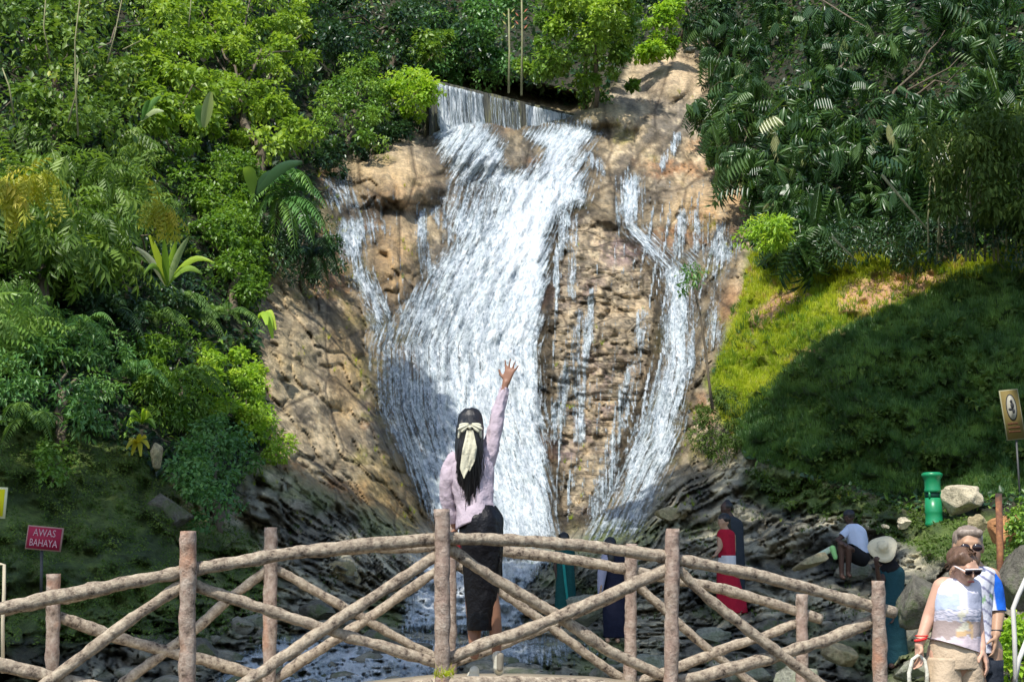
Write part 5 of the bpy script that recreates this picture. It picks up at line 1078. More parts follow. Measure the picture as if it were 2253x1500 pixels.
def hand(wrist, tipdir, palmside, size, r=.0085, spread=.32, curl=.15, thumb=1):
    """Open or curled hand: list of mesh parts. tipdir: pointing direction, palmside: across the palm (towards the thumb)."""
    w = np.array(wrist, float); t = nrm(np.array(tipdir, float)); s = nrm(np.array(palmside, float) - t * np.dot(palmside, t)); nn = np.cross(t, s)
    k = size / .18; out = []
    for a in (-.026, -.009, .009, .026): out.append(caps(w + s * a * .55 * k, w + (t * .085 + s * a) * k, .014 * k, .0115 * k))
    for i, (a, L, sp) in enumerate([(.028, .070, .5), (.0095, .080, .15), (-.0095, .074, -.2), (-.027, .058, -.6)]):
        b = w + (t * .083 + s * a) * k; d1 = nrm(t + s * sp * spread + nn * curl * .5); m = b + d1 * L * .55 * k; d2 = nrm(t + s * sp * spread + nn * curl * 2.2); e = m + d2 * L * .5 * k
        out += [caps(b, m, r * k, r * .95 * k), caps(m, e, r * .95 * k, r * .75 * k)]
    b = w + (t * .025 + s * .022 * thumb) * k; m = b + nrm(t * .55 + s * .85 * thumb + nn * curl) * .042 * k; e = m + nrm(t * .85 + s * .5 * thumb + nn * curl * 1.5) * .032 * k
    out += [caps(b, m, .0125 * k, .0105 * k), caps(m, e, .0105 * k, .008 * k)]
    return out
def headparts(c, r, fwd, up, s=1.0):
    """Head with jaw, nose, brow, ears; c centre, fwd face direction."""
    f = nrm(np.array(fwd, float)); u = nrm(np.array(up, float) - f * np.dot(up, f)); x = np.cross(f, u); R = np.stack([x, f, u], 1); k = r / .11
    def q(a, b, z): return np.array(c) + R @ (np.array([a, b, z]) * k)
    out = [ell(q(0, -.008, .02), np.array([.077, .095, .095]) * k, R), ell(q(0, .022, -.045), np.array([.056, .062, .065]) * k, R), ell(q(0, .055, -.092), np.array([.026, .026, .022]) * k, R),
           caps(q(0, .088, .012), q(0, .104, -.022), .007 * k, .0105 * k), caps(q(-.035, .078, .03), q(.035, .078, .03), .013 * k, .013 * k), caps(q(-.02, .083, -.055), q(.02, .083, -.055), .0085 * k, .0085 * k), caps(q(-.016, .081, -.068), q(.016, .081, -.068), .0085 * k, .0085 * k),
           ell(q(-.04, .068, -.018), np.array([.022, .018, .022]) * k, R), ell(q(.04, .068, -.018), np.array([.022, .018, .022]) * k, R),
           ell(q(-.08, -.005, -.008), np.array([.010, .02, .032]) * k, R), ell(q(.08, -.005, -.008), np.array([.010, .02, .032]) * k, R)]
    return out, q, R, k
def shoe(name, heel, toe, h, mat, parent, w=.042, sole=None, seed=0):
    heel = np.array(heel, float); toe = np.array(toe, float); parts = [caps(heel, toe, w * .85, w, 14), caps(heel + np.array([0, 0, h * .6]), heel * .6 + toe * .4 + np.array([0, 0, h * .2]), w * .8, w * .8, 14)]
    ob = remesh(parts, .008, name, mat, parent, 3)
    if sole:
        dr = nrm(toe - heel); s2 = [caps(heel - np.array([0, 0, w * .55]), toe - np.array([0, 0, w * .55]), w * .95, w * 1.05, 14)]
        V, F = combine(s2); z0 = V[:, 2].mean(); V[:, 2] = z0 + (V[:, 2] - z0) * .45; mesh_np('sole', V, F, sole, parent=ob.parent, smooth=True)
    return ob
def Q(d):
    return lambda x, y, dz=0.0: P(x, y, d + dz)

# --- the woman on the bridge, seen from behind, waving at the falls
d = 9.62; q = Q(d); s = S_(d)
zdeck = float(railz(1060) - DECK_DROP - .05)
root = empty('person', (q(1060, 1470)[0], d, zdeck), label='woman on the bridge seen from behind, lavender cardigan and black skirt, one arm raised', cat='person')
body = [chain([q(1038, 1000, .02), q(1040, 1040), q(1046, 1100), q(1060, 1160)], [.06, .098, .09, .11], 16), caps(q(1035, 935), q(1038, 1000), .062, .045), caps(q(1003, 1014), q(1072, 1004), .05, .052),
        chain([q(1074, 1004), q(1095, 912), q(1113, 842, -.01)], [.040, .032, .023]), chain([q(1000, 1016), q(986, 1086, .03), q(1001, 1156, .10)], [.044, .037, .027]),
        chain([q(1042, 1170), q(1040, 1300), q(1044, 1385, .03), q(1044, 1440)], [.07, .055, .047, .032]), chain([q(1076, 1170), q(1078, 1290, -.03), q(1088, 1345, -.02), q(1091, 1400, .0), q(1093, 1436, .02)], [.07, .05, .042, .042, .030]),
        ell(q(1036, 938, .0), (.072, .09, .098))]
body += hand(q(1113, 842, -.01), q(1125, 805) - q(1113, 842), (-.7, .25, .35), .175, r=.0085, spread=.75, curl=.10)
body += hand(q(1001, 1156, .10), (0.1, .2, -1), (-.3, -1, .1), .17, curl=.5, thumb=1)
remesh(body, .007, 'body', SK_DARK, root, 3)
M_LAV = cloth('lavender_knit', (.48, .40, .45), .8, .10); M_SKIRT = cloth('black_skirt_cloth', (.006, .006, .008), .42, .3)
cg = loft('cardigan', [(q(1036, 992), .055, .055), (q(1037, 1003), .12, .08), (q(1036, 1016), .150, .098), (q(1037, 1040), .150, .112), (q(1040, 1075), .136, .118), (q(1044, 1105), .128, .118), (q(1048, 1132), .130, .128, -.2), (q(1046, 1146), .132, .135, .42)], M_LAV, root, sides=48, fz=1.2, fold=.12, ffreq=6, seed=3, up=1)
loft('sleeve', [(q(1062, 1022), .075, .07), (q(1078, 985), .056, .056), (q(1089, 945), .049, .049), (q(1097, 905), .043, .042), (q(1106, 872), .036, .036), (q(1111, 853), .031, .031)], M_LAV, root, sides=30, fz=2.6, fold=.30, ffreq=5, seed=8, sub=7)
loft('sleeve', [(q(1012, 1010), .07, .065), (q(998, 1024), .068, .066), (q(988, 1055), .058, .058), (q(985, 1090, .03), .053, .052), (q(991, 1122, .06), .046, .046), (q(999, 1148, .09), .040, .040)], M_LAV, root, sides=30, fz=2.6, fold=.30, ffreq=5, seed=11, sub=7)
loft('skirt', [(q(1056, 1112), .100, .10), (q(1060, 1135), .135, .135), (q(1060, 1175), .142, .15), (q(1061, 1225), .134, .135), (q(1061, 1270), .125, .12), (q(1060, 1320), .105, .11), (q(1057, 1360), .088, .10), (q(1056, 1386), .084, .095)], M_SKIRT, root, sides=44, fold=.13, ffreq=7, seed=5, sub=7, up=1)
hp = []
for (x0, y0, x1, y1, r0, r1, dz) in [(1035, 925, 1036, 945, .085, .088, -.01), (1018, 940, 1012, 1010, .045, .035, -.06), (1050, 940, 1052, 1015, .045, .035, -.06), (1026, 950, 1020, 1055, .062, .045, -.09), (1044, 950, 1042, 1062, .062, .040, -.09), (1034, 1030, 1030, 1100, .040, .012, -.115), (1022, 1000, 1019, 1075, .035, .014, -.10), (1042, 1010, 1038, 1085, .035, .014, -.11)]:
    hp.append(caps(q(x0, y0, dz), q(x1, y1, dz), r0, r1, 14))
remesh(hp, .009, 'hair', H_BLACK, root, 3)
def strands(root, mat, n, tops, ends, rad, seed, sag=0.0, dmid=-.05):
    r = np.random.default_rng(seed); parts = []
    for i in range(n):
        u = r.uniform(0, 1); a = np.array(tops(u, r), float); b = np.array(ends(u, r), float); t = np.linspace(0, 1, 8)[:, None]
        p = a * (1 - t) + b * t; p[:, 1] += dmid * np.sin(t[:, 0] * math.pi); p[:, 0] += r.uniform(.004, .010) * np.sin(t[:, 0] * r.uniform(5, 11) + r.uniform(0, 6)) * t[:, 0]
        parts.append(tube(p, np.linspace(rad, rad * .3, 8), 5, False))
    V, F = combine(parts); return setp(mesh_np('hair_strands', V, F, mat, parent=root, smooth=True), kind='stuff')
strands(root, H_BLACK, 150, lambda u, r: q(1016 + 38 * u, 915 + 20 * abs(u - .5), -.07 - .05 * math.sin(u * math.pi)), lambda u, r: q(1004 + 60 * u + r.uniform(-6, 6), 1060 + 80 * (1 - abs(u - .5) * 2) * r.uniform(.4, 1) - 30 * abs(u - .5) + r.uniform(-20, 10), -.11), .0042, 3, dmid=-.045)
M_BOW = cloth('cream_ribbon', (.62, .59, .44), .6, .1)
def lobe(sx):
    V, F = ICO4; t = (V[:, 0] * sx + 1) / 2; q_ = V.copy(); q_[:, 2] *= (.30 + .70 * t ** .7); w_ = np.arctan2(q_[:, 2], t + .2)
    q_ = q_ * np.array([.040, .016, .034]) * (1 + .16 * np.sin(w_ * 9 + 1))[:, None]; a_ = -.45 * sx
    return np.stack([q_[:, 0] * math.cos(a_) - q_[:, 2] * math.sin(a_), q_[:, 1], q_[:, 0] * math.sin(a_) * 1 + q_[:, 2] * math.cos(a_)], 1), F
for sx_, cx_ in ((-1, 1021), (1, 1048)):
    V, F = lobe(sx_); mesh_np('bow_loop', V + q(cx_, 939, -.155), F, M_BOW, parent=root, smooth=True)
bw = [ell(q(1034, 940, -.165), (.012, .012, .016)), caps(q(1012, 947, -.14), q(1009, 962, -.13), .012, .008), caps(q(1056, 948, -.14), q(1058, 962, -.13), .012, .008)]
bw_old = [ell(q(1019, 938, -.165), (.042, .020, .036), Matrix.Rotation(-.5, 3, 'Y')), ell(q(1049, 941, -.165), (.042, .020, .036), Matrix.Rotation(.5, 3, 'Y')), ell(q(1034, 940, -.18), (.016, .014, .020)), caps(q(1012, 944, -.15), q(1008, 962, -.14), .020, .01), caps(q(1056, 946, -.15), q(1058, 964, -.14), .020, .01)]
remesh(bw, .005, 'bow', M_BOW, root, 2)
def ribbon(name, pts, ws, mat, parent, th=.004, wave=.006):
    pts = np.array(pts, float); n = 24; t = np.linspace(0, 1, len(pts)); tt = np.linspace(0, 1, n); p = np.stack([np.interp(tt, t, pts[:, i]) for i in range(3)], 1); w = np.interp(tt, np.linspace(0, 1, len(ws)), ws); V = []; F = []
    for i in range(n):
        for j in range(5):
            u = (j - 2) / 2; V.append(p[i] + np.array([u * w[i], -.004 - wave * math.cos(u * 4 + i * .5), 0]))
        for j in range(5):
            u = (2 - j) / 2; V.append(p[i] + np.array([u * w[i], th - wave * math.cos(u * 4 + i * .5), 0]))
    for i in range(n - 1):
        for j in range(10): a = i * 10 + j; b = i * 10 + (j + 1) % 10; F.append((a, b, b + 10, a + 10))
    F += [tuple(range(4)) , (5, 6, 7, 8)]
    return mesh_np(name, V, np.array([f for f in F if len(f) == 4]), mat, parent=parent, smooth=True)
ribbon('ribbon_tail', [q(1031, 946, -.19), q(1026, 990, -.195), q(1022, 1030, -.185), q(1021, 1052, -.18)], [.012, .026, .030, .003], M_BOW, root)
ribbon('ribbon_tail', [q(1037, 946, -.192), q(1041, 985, -.197), q(1037, 1015, -.188), q(1033, 1036, -.18)], [.012, .026, .022, .003], M_BOW, root)
M_SNK = plain('cream_shoe', (.62, .60, .50)); M_SOLE = plain('grey_sole', (.22, .20, .16))
sh1 = q(1044, 1464)
shoe('shoe', np.array([q(1044, 1460)[0], d - .02, zdeck + .045]), np.array([q(1040, 1460)[0], d + .15, zdeck + .045]), .07, M_SNK, root)
V_ = [caps(q(1095, 1442, 0), q(1097, 1466, .01), .036, .034, 14), caps(q(1096, 1466, .01), q(1098, 1474, .13), .034, .036, 14)]
remesh(V_, .006, 'shoe', M_SNK, root, 3)
remesh([caps(q(1101, 1442, -.028), q(1100, 1470, -.026), .025, .022, 12)], .006, 'sole', M_SOLE, root, 2)
V, F = bxm(q(1001, 1200, .06), np.array([1., 0, 0]), np.array([0, 1., 0]), np.array([0.05, 0, 1.]), .035, .008, .075); setp(mesh_np('phone', V, F, plain('red_plastic', (.62, .02, .05), .4, .5), origin=q(1001, 1200, .06)), 'red phone held in the lowered hand of the woman on the bridge', 'phone')
ribbon('strap', [q(1098, 1215, -.05), q(1103, 1240, -.07), q(1104, 1268, -.06)], [.006, .006, .006], M_SKIRT, root)

# --- walking woman looking down, lower right
d = 8.1; q = Q(d); s = S_(d)
gz = CAM_Z - 1.55
root = empty('person', (q(2100, 1500)[0], d, gz), label='woman in sunglasses looking down, pale sleeveless printed top and beige trousers', cat='person')
hp_, hq, R, k = headparts(q(2122, 1246, -.03), .094, (.30, -.84, -.45), (.1, -.35, .92))
body = hp_ + [caps(q(2115, 1262, .02), q(2106, 1298, .05), .052, .055), chain([q(2104, 1300, .05), q(2105, 1335, .03), q(2102, 1385, .03), q(2102, 1440, .05)], [.07, .105, .108, .14], 18), caps(q(2076, 1288, .04), q(2134, 1292, .05), .050, .050),
        chain([q(2070, 1290, .04), q(2044, 1356, .05), q(2022, 1418, .0)], [.046, .037, .025]), chain([q(2138, 1294, .05), q(2150, 1370, .06), q(2160, 1424, -.02)], [.045, .036, .025]),
        chain([q(2078, 1440, .05), q(2080, 1610, -.04), q(2082, 1860, .04)], [.098, .07, .045]), chain([q(2128, 1440, .05), q(2130, 1620, .08), q(2134, 1862, .12)], [.098, .07, .045])]
body += hand(q(2022, 1418, .0), (-.06, -.1, -1), (.5, -1, 0), .17, curl=.9) + hand(q(2160, 1424, -.02), (.25, -.1, -1), (-.5, -1, 0), .175, curl=.35)
remesh(body, .0075, 'body', SK_TAN, root, 2)
def shirt_col(W):
    # flat print of the top, by position on the garment
    px = CX + (W[:, 0] / (W[:, 1] * math.cos(PITCH) + (W[:, 2] - CAM_Z) * math.sin(PITCH))) * F_PX
    yc = (-W[:, 1] * math.sin(PITCH) + (W[:, 2] - CAM_Z) * math.cos(PITCH)) / (W[:, 1] * math.cos(PITCH) + (W[:, 2] - CAM_Z) * math.sin(PITCH)); py = CY - yc * F_PX
    c = np.tile(np.array([.60, .58, .66]), (len(W), 1)); n3_ = 4 * fbm(px / 14, py / 14, octv=2, seed=9); py = py + n3_ * 2; c[(py > 1308) & (py < 1342) & (px < 2110)] = (.42, .48, .60); c[(py > 1300) & (py < 1340) & (px > 2128)] = (.33, .35, .44)
    st = (py > 1342) & (py < 1366); c[st & (np.sin(py * .9) > .4)] = (.28, .30, .38); br = (py > 1366) & (py < 1404); c[br] = (.36, .29, .27)
    n = fbm(px / 9, py / 9, octv=2, seed=4); c[br & (px > 2106) & (px < 2140) & (n > -.05)] = (.52, .36, .20); c[(py > 1345) & (py < 1385) & (abs(px - 2118) < 12) & (n > 0)] = (.55, .53, .42); c[(py > 1405)] = (.56, .47, .50)
    return c
g = N('printed_cotton'); o_ = g.obj(); M_PRINT = g.done(g.pbr(g.attr('col', 'Color'), .85, .2, g.bump(g.noise(10, 4, .6, o_), .6, .02)))
loft('top', [(q(2108, 1272, .05), .085, .06), (q(2107, 1280, .045), .118, .078), (q(2107, 1292, .04), .126, .095), (q(2106, 1322, .035), .132, .118), (q(2106, 1345, .03), .132, .13), (q(2104, 1375, .03), .130, .122), (q(2102, 1405, .03), .135, .132), (q(2100, 1420, .03), .142, .14, -.30)], M_PRINT, root, sides=60, fold=.07, ffreq=6, seed=21, sub=12, up=1, colf=shirt_col)
for (xa, ya, xb, yb, wd) in []:
    V_ = [q(xa, ya, .03), q((xa + xb) / 2, (ya + yb) / 2 - 4, -.035), q(xb, yb, -.085)]; ribbon('shoulder_strap', V_, [wd, wd, wd * 1.1], cloth('pale_cotton', (.60, .58, .66)), root, wave=.002)
M_BEIGE = cloth('beige_linen', (.50, .39, .27), .85, .12)
loft('trousers', [(q(2100, 1402, .04), .128, .12), (q(2100, 1440, .05), .150, .145), (q(2100, 1470, .05), .155, .145)], M_BEIGE, root, sides=40, fold=.08, seed=31, up=1)
loft('trouser_leg', [(q(2075, 1445, .04), .088, .13), (q(2076, 1500, .02), .092, .12), (q(2078, 1600, -.03), .080, .09), (q(2080, 1740, 0), .075, .08), (q(2082, 1840, .03), .072, .08)], M_BEIGE, root, sides=30, fold=.18, seed=33, up=1)
loft('trouser_leg', [(q(2128, 1445, .05), .080, .13), (q(2129, 1500, .05), .085, .12), (q(2130, 1610, .06), .080, .09), (q(2132, 1740, .08), .075, .08), (q(2134, 1842, .12), .072, .08)], M_BEIGE, root, sides=30, fold=.18, seed=35, up=1)
def hq2(a, b, z): return hq(a, b, z)
hh_ = [ell(hq(0, -.012, .052), np.array([.084, .090, .074]) * k, R), ell(hq(0, -.085, .02), np.array([.07, .06, .08]) * k, R), caps(hq(-.055, .02, .085), hq(-.075, -.03, .02), .028 * k, .03 * k), caps(hq(.055, .02, .085), hq(.075, -.03, .02), .028 * k, .03 * k)]
remesh(hh_, .008, 'hair', H_BROWN, root, 2)
strands(root, H_BROWN, 90, lambda u, r: hq((u - .5) * .03, .01 + r.uniform(-.05, .05), .125), lambda u, r: hq((-1 if u < .5 else 1) * .085 * r.uniform(.85, 1.1), -.03 + r.uniform(-.06, .05), r.uniform(-.05, .02)), .0035, 5, dmid=.0)
M_LENS = plain('dark_lens', (.02, .012, .015), .12, .6, 0, 5, 0); M_SFR = plain('white_frame', (.7, .62, .6), .4)
for sx in (-1, 1):
    V, F = ell(hq(sx * .034, .094, .006), np.array([.028, .010, .021]) * k, R); mesh_np('lens', V, F, M_LENS, parent=root, smooth=True)
    V, F = caps(hq(sx * .062, .088, .012), hq(sx * .082, .0, .008), .0045, .004); mesh_np('sunglasses_arm', V, F, M_SFR, parent=root, smooth=True)
remesh([caps(hq(-.02, .094, -.060), hq(.02, .094, -.060), .007 * k, .007 * k)], .004, 'lips', plain('lips', (.42, .12, .10), .5), root, 2)
V, F = caps(hq(-.06, .094, .026), hq(.06, .094, .026), .005, .005); mesh_np('sunglasses_bridge', V, F, M_SFR, parent=root, smooth=True)
V, F = tube([q(2026, 1406, .0) + np.array([.031 * math.cos(a), .031 * math.sin(a), .008 * math.cos(a)]) for a in np.linspace(0, 2 * math.pi, 15)], [.007] * 15, 6); mesh_np('bracelet', V, F, plain('red_thread', (.65, .03, .03)), parent=root)
V, F = tube([q(2028, 1398, .0) + np.array([.033 * math.cos(a), .033 * math.sin(a), 0]) for a in np.linspace(0, 2 * math.pi, 15)], [.004] * 15, 6); mesh_np('bracelet', V, F, plain('red_thread_thin', (.65, .03, .03)), parent=root)
M_TOTE = cloth('cream_canvas', (.62, .60, .50)); bag = empty('tote_bag', q(2022, 1600, -.02), label='cream tote bag hanging from the hand of the woman in beige trousers', cat='bag')
V, F = bxm(q(2020, 1560, -.02), np.array([1., 0, 0]), np.array([0, 1., 0]), np.array([0, 0, 1.]), .15, .035, .14); mesh_np('bag_body', V, F, M_TOTE, parent=bag)
for dz in (-.035, .0):
    pts = [q(2001, 1510, dz), q(2000, 1480, dz), q(2008, 1450, dz), q(2022, 1440, dz), q(2034, 1452, dz), q(2040, 1480, dz), q(2039, 1512, dz)]
    V, F = tube(pts, [.011] * 7, 8); mesh_np('handle', V, F, M_TOTE, parent=bag, smooth=True)

# --- companion behind her in a white and blue shirt
d = 8.95; q = Q(d)
root = empty('person', (q(2170, 1500)[0], d, -.05), label='person in white and blue T-shirt walking behind the woman in beige trousers', cat='person')
hp_, hq, R, k = headparts(q(2131, 1203, .0), .115, (-.15, -1, -.1), (0, -.1, 1))
body = hp_ + [caps(q(2135, 1230, .05), q(2142, 1252, .07), .055, .06), chain([q(2145, 1262, .07), q(2142, 1310, .07), q(2142, 1420, .07)], [.08, .095, .105], 18), caps(q(2110, 1262, .06), q(2180, 1268, .08), .06, .058), chain([q(2182, 1270, .08), q(2196, 1345, .06), q(2192, 1395, -.02)], [.054, .043, .028]), chain([q(2108, 1268, .07), q(2095, 1345, .1), q(2090, 1410, .1)], [.05, .04, .03]),
        chain([q(2125, 1430, .07), q(2125, 1600, .1), q(2125, 1830, .1)], [.1, .07, .045]), chain([q(2170, 1430, .07), q(2172, 1600, .02), q(2175, 1830, .05)], [.1, .07, .045])]
body += hand(q(2192, 1395, -.02), (-.15, -.1, -1), (-.6, -1, 0), .18, curl=.45) + hand(q(2090, 1410, .1), (0, -.1, -1), (.6, -1, 0), .18, curl=.4)
remesh(body, .009, 'body', SK_MID, root, 2)
remesh([ell(hq(0, -.025, .045), np.array([.087, .09, .082]) * k, R), ell(hq(0, -.05, 0), np.array([.084, .07, .08]) * k, R), caps(hq(-.05, .05, .085), hq(.05, .05, .085), .026 * k, .026 * k)], .009, 'hair', H_GREY, root, 2)
for sx in (-1, 1):
    V, F = ell(hq(sx * .034, .094, .004), np.array([.029, .010, .022]) * k, R); mesh_np('lens', V, F, M_LENS, parent=root, smooth=True)
def sc(W):
    px = CX + (W[:, 0] / W[:, 1]) * F_PX * .985; c = np.tile(np.array([.66, .66, .72]), (len(W), 1)); c[np.sin(W[:, 2] * 95 + W[:, 0] * 60) > .72] = (.22, .22, .34); 
    c[(fbm(W[:, 0] * 40, W[:, 2] * 40, octv=2, seed=6) > .22) & (W[:, 2] > 1.40) & (W[:, 2] < 1.50)] = (.24, .40, .20); return c
loft('shirt', [(q(2141, 1246, .07), .085, .08), (q(2142, 1256, .07), .13, .1), (q(2142, 1275, .07), .128, .12), (q(2140, 1320, .07), .112, .125), (q(2140, 1380, .07), .112, .125), (q(2141, 1435, .07), .122, .135)], M_PRINT, root, sides=60, fold=.08, seed=41, sub=12, up=1, colf=sc)
def sl(W):
    c = np.tile(np.array([.66, .66, .72]), (len(W), 1)); cx = np.interp(W[:, 2], [P(2196, 1345, d)[2], P(2165, 1262, d)[2]], [P(2186, 1345, d)[0], P(2166, 1262, d)[0]]); c[W[:, 0] > cx + .028] = (.015, .13, .60); return c
loft('sleeve', [(q(2168, 1268, .06), .070, .07), (q(2182, 1290, .065), .066, .064), (q(2188, 1320, .07), .062, .06), (q(2192, 1345, .06), .060, .058)], M_PRINT, root, sides=40, fold=.1, seed=43, sub=10, colf=sl)
loft('sleeve', [(q(2124, 1268, .07), .075, .07), (q(2106, 1290, .08), .066, .064), (q(2100, 1340, .09), .060, .058)], M_PRINT, root, sides=30, fold=.1, seed=44, sub=10, colf=sl)
M_DTR = cloth('dark_trousers', (.02, .025, .035))
loft('trousers', [(q(2142, 1425, .07), .125, .13), (q(2144, 1480, .07), .14, .14)], M_DTR, root, fold=.05, seed=45, up=1)
for x in (2125, 2172): loft('trouser_leg', [(q(x, 1450, .07), .09, .12), (q(x, 1600, .06), .085, .1), (q(x, 1820, .08), .075, .08)], M_DTR, root, fold=.12, seed=46 + x, up=1)
V, F = tube([q(2193, 1386, .0) + np.array([.034 * math.cos(a), .034 * math.sin(a), 0]) for a in np.linspace(0, 2 * math.pi, 15)], [.007] * 15, 6); mesh_np('watch_strap', V, F, M_BLACKP, parent=root)

# --- visitors on the rocks (smaller in the picture)
def small_body(q, J, mat, root, vox=.014, hr=.105, fwd=(0, 1, 0), legs=True, hands=True):
    hp_, hq, R, k = headparts(q(*J['head']), hr, fwd, (0, 0, 1)); b = list(hp_)
    b += [caps(q(*J['head']), q(*J['neck']), .05, .05), chain([q(*J['neck']), q(*J['chest']), q(*J['hip'])], [.06, .095, .10], 14)]
    for a in J.get('arms', []):
        b.append(chain([q(*p) for p in a], [.045, .036, .026]))
        if hands: b += hand(q(*a[-1]), q(*a[-1]) - q(*a[-2]), (.4, -1, .2), .17, r=.0105, curl=.5)
    for a in J.get('legs', []):
        b.append(chain([q(*p) for p in a], [.075, .055, .036])); e = q(*a[-1]); f = np.array(J.get('toe', (0, -.14, -.02))); b.append(caps(e, e + f, .036, .032))
    remesh(b, vox, 'body', mat, root, 2); return hq, R, k
def person(label, px, py, d): return empty('person', P(px, py, d), label=label, cat='person')
# seated man
d = float(T(1850, 1280)) ; d = min(d, 23.4); q = Q(d)
root = person('man in a white and blue T-shirt sitting with knees drawn up on the dark rock', 1880, 1245, d)
hq, R, k = small_body(q, dict(head=(1868, 1138), neck=(1874, 1158), chest=(1886, 1180), hip=(1890, 1226), arms=[[(1866, 1168), (1842, 1188, -.1), (1868, 1202, -.25)], [(1896, 1170), (1880, 1208, -.1), (1862, 1204, -.28)]], legs=[[(1880, 1228), (1850, 1196, -.3), (1852, 1268, -.25)], [(1894, 1228), (1868, 1206, -.3), (1866, 1264, -.2)]]), SK_DEEP, root, fwd=(-.6, -.5, -.2))
remesh([ell(hq(0, -.015, .045), np.array([.095, .105, .09]) * k, R)], .014, 'hair', H_BLACK, root, 1)
M_WB = cloth('white_blue_cotton', (.50, .58, .76)); loft('shirt', [(q(1876, 1152), .08, .08), (q(1880, 1164), .17, .12), (q(1886, 1185), .165, .14), (q(1890, 1215), .15, .14), (q(1893, 1228), .15, .14)], M_WB, root, fold=.12, seed=51, up=1)
loft('sleeve', [(q(1868, 1164), .07, .07), (q(1852, 1180, -.06), .062, .06)], M_WB, root, fold=.1, seed=52)
loft('shorts', [(q(1900, 1228), .13, .13), (q(1884, 1222, -.1), .13, .13), (q(1868, 1208, -.24), .10, .10)], cloth('black_shorts', (.012, .012, .014)), root, fold=.1, seed=53)
o = P(1800, 1222, d - .2); tw = empty('towel', o, label='pale green towel lying on the ledge beside the seated man', cat='towel')
V, F = caps(P(1760, 1243, d - .3), P(1828, 1208, d - .2), .035, .05); mesh_np('roll', V, F, cloth('pale_towel', (.50, .58, .42)), parent=tw, smooth=True)
V, F = caps(P(1832, 1206, d - .25), P(1838, 1226, d - .3), .05, .035); mesh_np('fold', V, F, cloth('green_towel', (.30, .60, .22)), parent=tw, smooth=True)
def hem_dress(q, rows, mat, root, seed, name='dress', fold=.14): return loft(name, [(q(*r[0]), r[1], r[2]) for r in rows], mat, root, sides=30, fold=fold, seed=seed, up=1, sub=6)
# woman with the sun hat
d = float(T(1955, 1468)); q = Q(d); k_ = d / 18.3
root = person('person in a long dark teal dress and black headscarf wearing a cream sun hat', 1955, 1470, d)
small_body(q, dict(head=(1946, 1222), neck=(1955, 1242), chest=(1960, 1262), hip=(1962, 1335), arms=[[(1950, 1258), (1936, 1285, -.1), (1930, 1250, -.2)], [(1972, 1260), (1975, 1310), (1966, 1350, -.08)]], legs=[[(1955, 1340), (1955, 1400), (1956, 1460)], [(1968, 1340), (1970, 1400), (1972, 1462)]]), SK_DEEP, root, fwd=(-1, .2, -.2))
hem_dress(q, [((1958, 1240), .07, .07), ((1962, 1256), .14, .11), ((1963, 1290), .13, .13), ((1965, 1340), .13, .13), ((1967, 1400), .14, .13), ((1970, 1462), .15, .14)], cloth('teal_cloth', (.012, .052, .066)), root, 61)
remesh([ell(q(1948, 1222, .02), (.11, .12, .12)), caps(q(1954, 1236), q(1958, 1250), .09, .12)], .014, 'headscarf', cloth('black_scarf', (.01, .01, .012)), root, 2)
hat = bpy.data.objects.new('sun_hat', None)
cst = q(1943, 1205, -.10); nrmv = nrm(np.array([-.25, -.80, .35])); ux = nrm(np.cross(nrmv, np.array([0, 0, 1.]))); uz = np.cross(ux, nrmv)
V = []; F = []; n = 40; prof = [(.0, .10), (.05, .097), (.075, .075), (.085, .0), (.15, -.006), (.2, -.016), (.2, -.024), (.08, -.012)]
for r, h in prof:
    for i in range(n): a = 2 * math.pi * i / n; w = 1 + (.10 * math.sin(a * 3 + 1) * (r > .1)); V.append(cst + ux * math.cos(a) * r * w * .8 + uz * math.sin(a) * r * w * .8 + nrmv * (h + .015 * math.sin(a * 2) * (r > .1)))
for j in range(len(prof) - 1):
    for i in range(n): F.append((j * n + i, j * n + (i + 1) % n, (j + 1) * n + (i + 1) % n, (j + 1) * n + i))
bpy.data.objects.remove(hat); setp(mesh_np('sun_hat', np.array(V), np.array(F), cloth('straw', (.62, .56, .40)), smooth=True, origin=cst), 'wide brimmed cream sun hat worn by the person in teal', 'hat')
# red dressed woman and the person behind her
d = float(T(1612, 1352)); q = Q(d)
root = person('woman in a red top with white hem and a long red skirt on the rocks', 1612, 1352, d)
hq, R, k = small_body(q, dict(head=(1592, 1148), neck=(1596, 1166), chest=(1598, 1185), hip=(1600, 1240), arms=[[(1584, 1178), (1584, 1205, -.1), (1576, 1218, -.25)], [(1612, 1178), (1614, 1210), (1612, 1240)]], legs=[[(1594, 1245), (1598, 1300), (1604, 1346)], [(1608, 1245), (1614, 1300), (1624, 1346)]]), SK_MID, root, fwd=(-.7, -.7, 0))
remesh([ell(hq(0, -.02, .045), np.array([.098, .105, .095]) * k, R), caps(q(1597, 1152, .03), q(1600, 1172, .05), .07, .06)], .014, 'hair', H_BLACK, root, 1)
M_RED = cloth('red_cloth', (.36, .01, .03)); hem_dress(q, [((1595, 1164), .07, .07), ((1597, 1174), .13, .1), ((1598, 1200), .125, .11), ((1599, 1226), .12, .12)], M_RED, root, 71, 'top')
hem_dress(q, [((1600, 1222), .125, .125), ((1600, 1250), .13, .13)], cloth('white_hem', (.6, .6, .62)), root, 72, 'white_hem'); hem_dress(q, [((1600, 1246), .135, .13), ((1602, 1270), .17, .15), ((1607, 1310), .20, .17), ((1612, 1348), .21, .19)], M_RED, root, 73, 'skirt')
d2 = float(T(1615, 1340)) + .5; q = Q(d2)
root = person('person in dark clothes standing directly behind the woman in red', 1615, 1338, d2)
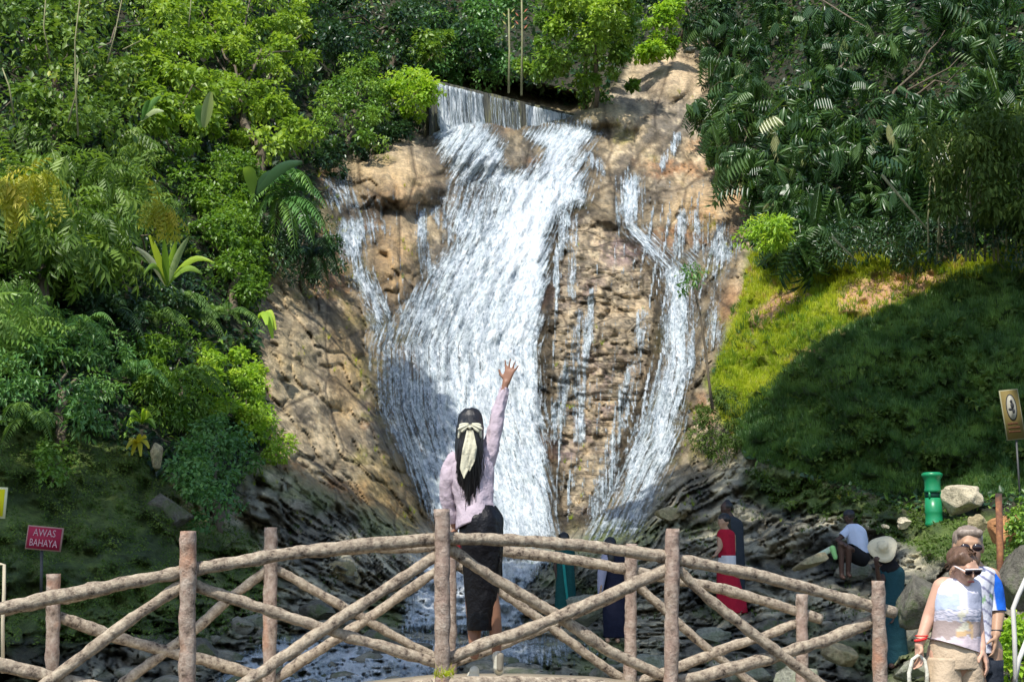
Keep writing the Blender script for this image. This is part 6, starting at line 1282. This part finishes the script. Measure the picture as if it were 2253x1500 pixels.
hq, R, k = small_body(q, dict(head=(1598, 1118), neck=(1606, 1136), chest=(1614, 1158), hip=(1618, 1225), arms=[[(1600, 1150), (1596, 1190), (1590, 1210)], [(1628, 1155), (1632, 1195), (1628, 1232)]], legs=[[(1612, 1228), (1612, 1290), (1614, 1330)], [(1622, 1228), (1624, 1290), (1626, 1330)]]), SK_DEEP, root, fwd=(-.8, -.4, -.1))
remesh([ell(hq(0, -.02, .03), np.array([.09, .095, .09]) * k, R), ell(hq(0, -.03, .10), np.array([.05, .05, .04]) * k, R)], .014, 'hair', H_BLACK, root, 1)
M_SLATE = cloth('dark_slate_cloth', (.03, .038, .048)); hem_dress(q, [((1605, 1136), .07, .07), ((1612, 1148), .14, .11), ((1616, 1180), .135, .12), ((1618, 1230), .135, .13), ((1619, 1290), .13, .12), ((1620, 1330), .12, .11)], M_SLATE, root, 81)
# dark dressed visitor left, with pale shawl
d = float(T(1350, 1412)); q = Q(d)
root = person('person with black hair in a long navy dress behind the far railing right of centre', 1350, 1412, d)
hq, R, k = small_body(q, dict(head=(1343, 1198), neck=(1346, 1216), chest=(1350, 1240), hip=(1352, 1310), arms=[[(1332, 1232), (1324, 1262, -.1), (1322, 1290, -.15)], [(1368, 1232), (1372, 1272), (1366, 1305)]], legs=[[(1342, 1312), (1338, 1360), (1336, 1405)], [(1360, 1312), (1358, 1360), (1358, 1405)]]), SK_MID, root, fwd=(.3, 1, 0))
remesh([ell(hq(0, -.02, .02), np.array([.092, .10, .10]) * k, R), caps(q(1343, 1200, -.06), q(1344, 1232, -.09), .075, .05)], .014, 'hair', H_BLACK, root, 1)
M_NAVY = cloth('navy_cloth', (.010, .012, .028)); hem_dress(q, [((1347, 1214), .07, .07), ((1350, 1226), .15, .11), ((1351, 1265), .15, .13), ((1352, 1310), .16, .15), ((1353, 1360), .17, .15), ((1354, 1402), .16, .14)], M_NAVY, root, 91)
loft('shawl', [(q(1334, 1224, -.05), .07, .06), (q(1326, 1250, -.1), .065, .06), (q(1322, 1285, -.12), .05, .05), (q(1320, 1310, -.12), .03, .03)], cloth('lilac_shawl', (.34, .33, .42)), root, fold=.2, seed=95)
# teal dressed visitor
d = float(T(1243, 1352)); q = Q(d)
root = person('person in a dark teal outfit behind the far railing, left of the navy dressed visitor', 1243, 1350, d)
hq, R, k = small_body(q, dict(head=(1241, 1186), neck=(1242, 1202), chest=(1243, 1222), hip=(1244, 1280), arms=[[(1228, 1216), (1222, 1245), (1226, 1272)], [(1258, 1216), (1262, 1245), (1258, 1272)]], legs=[[(1237, 1282), (1236, 1318), (1236, 1345)], [(1251, 1282), (1251, 1318), (1251, 1345)]]), SK_DEEP, root, fwd=(.2, 1, 0))
remesh([ell(hq(0, -.02, .02), np.array([.092, .10, .10]) * k, R)], .014, 'hair', H_BLACK, root, 1)
hem_dress(q, [((1242, 1200), .07, .07), ((1243, 1212), .15, .11), ((1244, 1245), .14, .13), ((1244, 1285), .155, .14), ((1244, 1342), .17, .15)], cloth('dark_teal_cloth', (.01, .07, .065)), root, 97)
ribbon('sash', [q(1240, 1240, -.19), q(1244, 1280, -.20), q(1250, 1330, -.21)], [.02, .02, .015], cloth('bright_teal', (.02, .25, .22)), root)
for o in list(bpy.data.objects):
    if o.name.startswith('person') and o.parent is None: print('PERSON', o.name, [round(v, 2) for v in o.location])
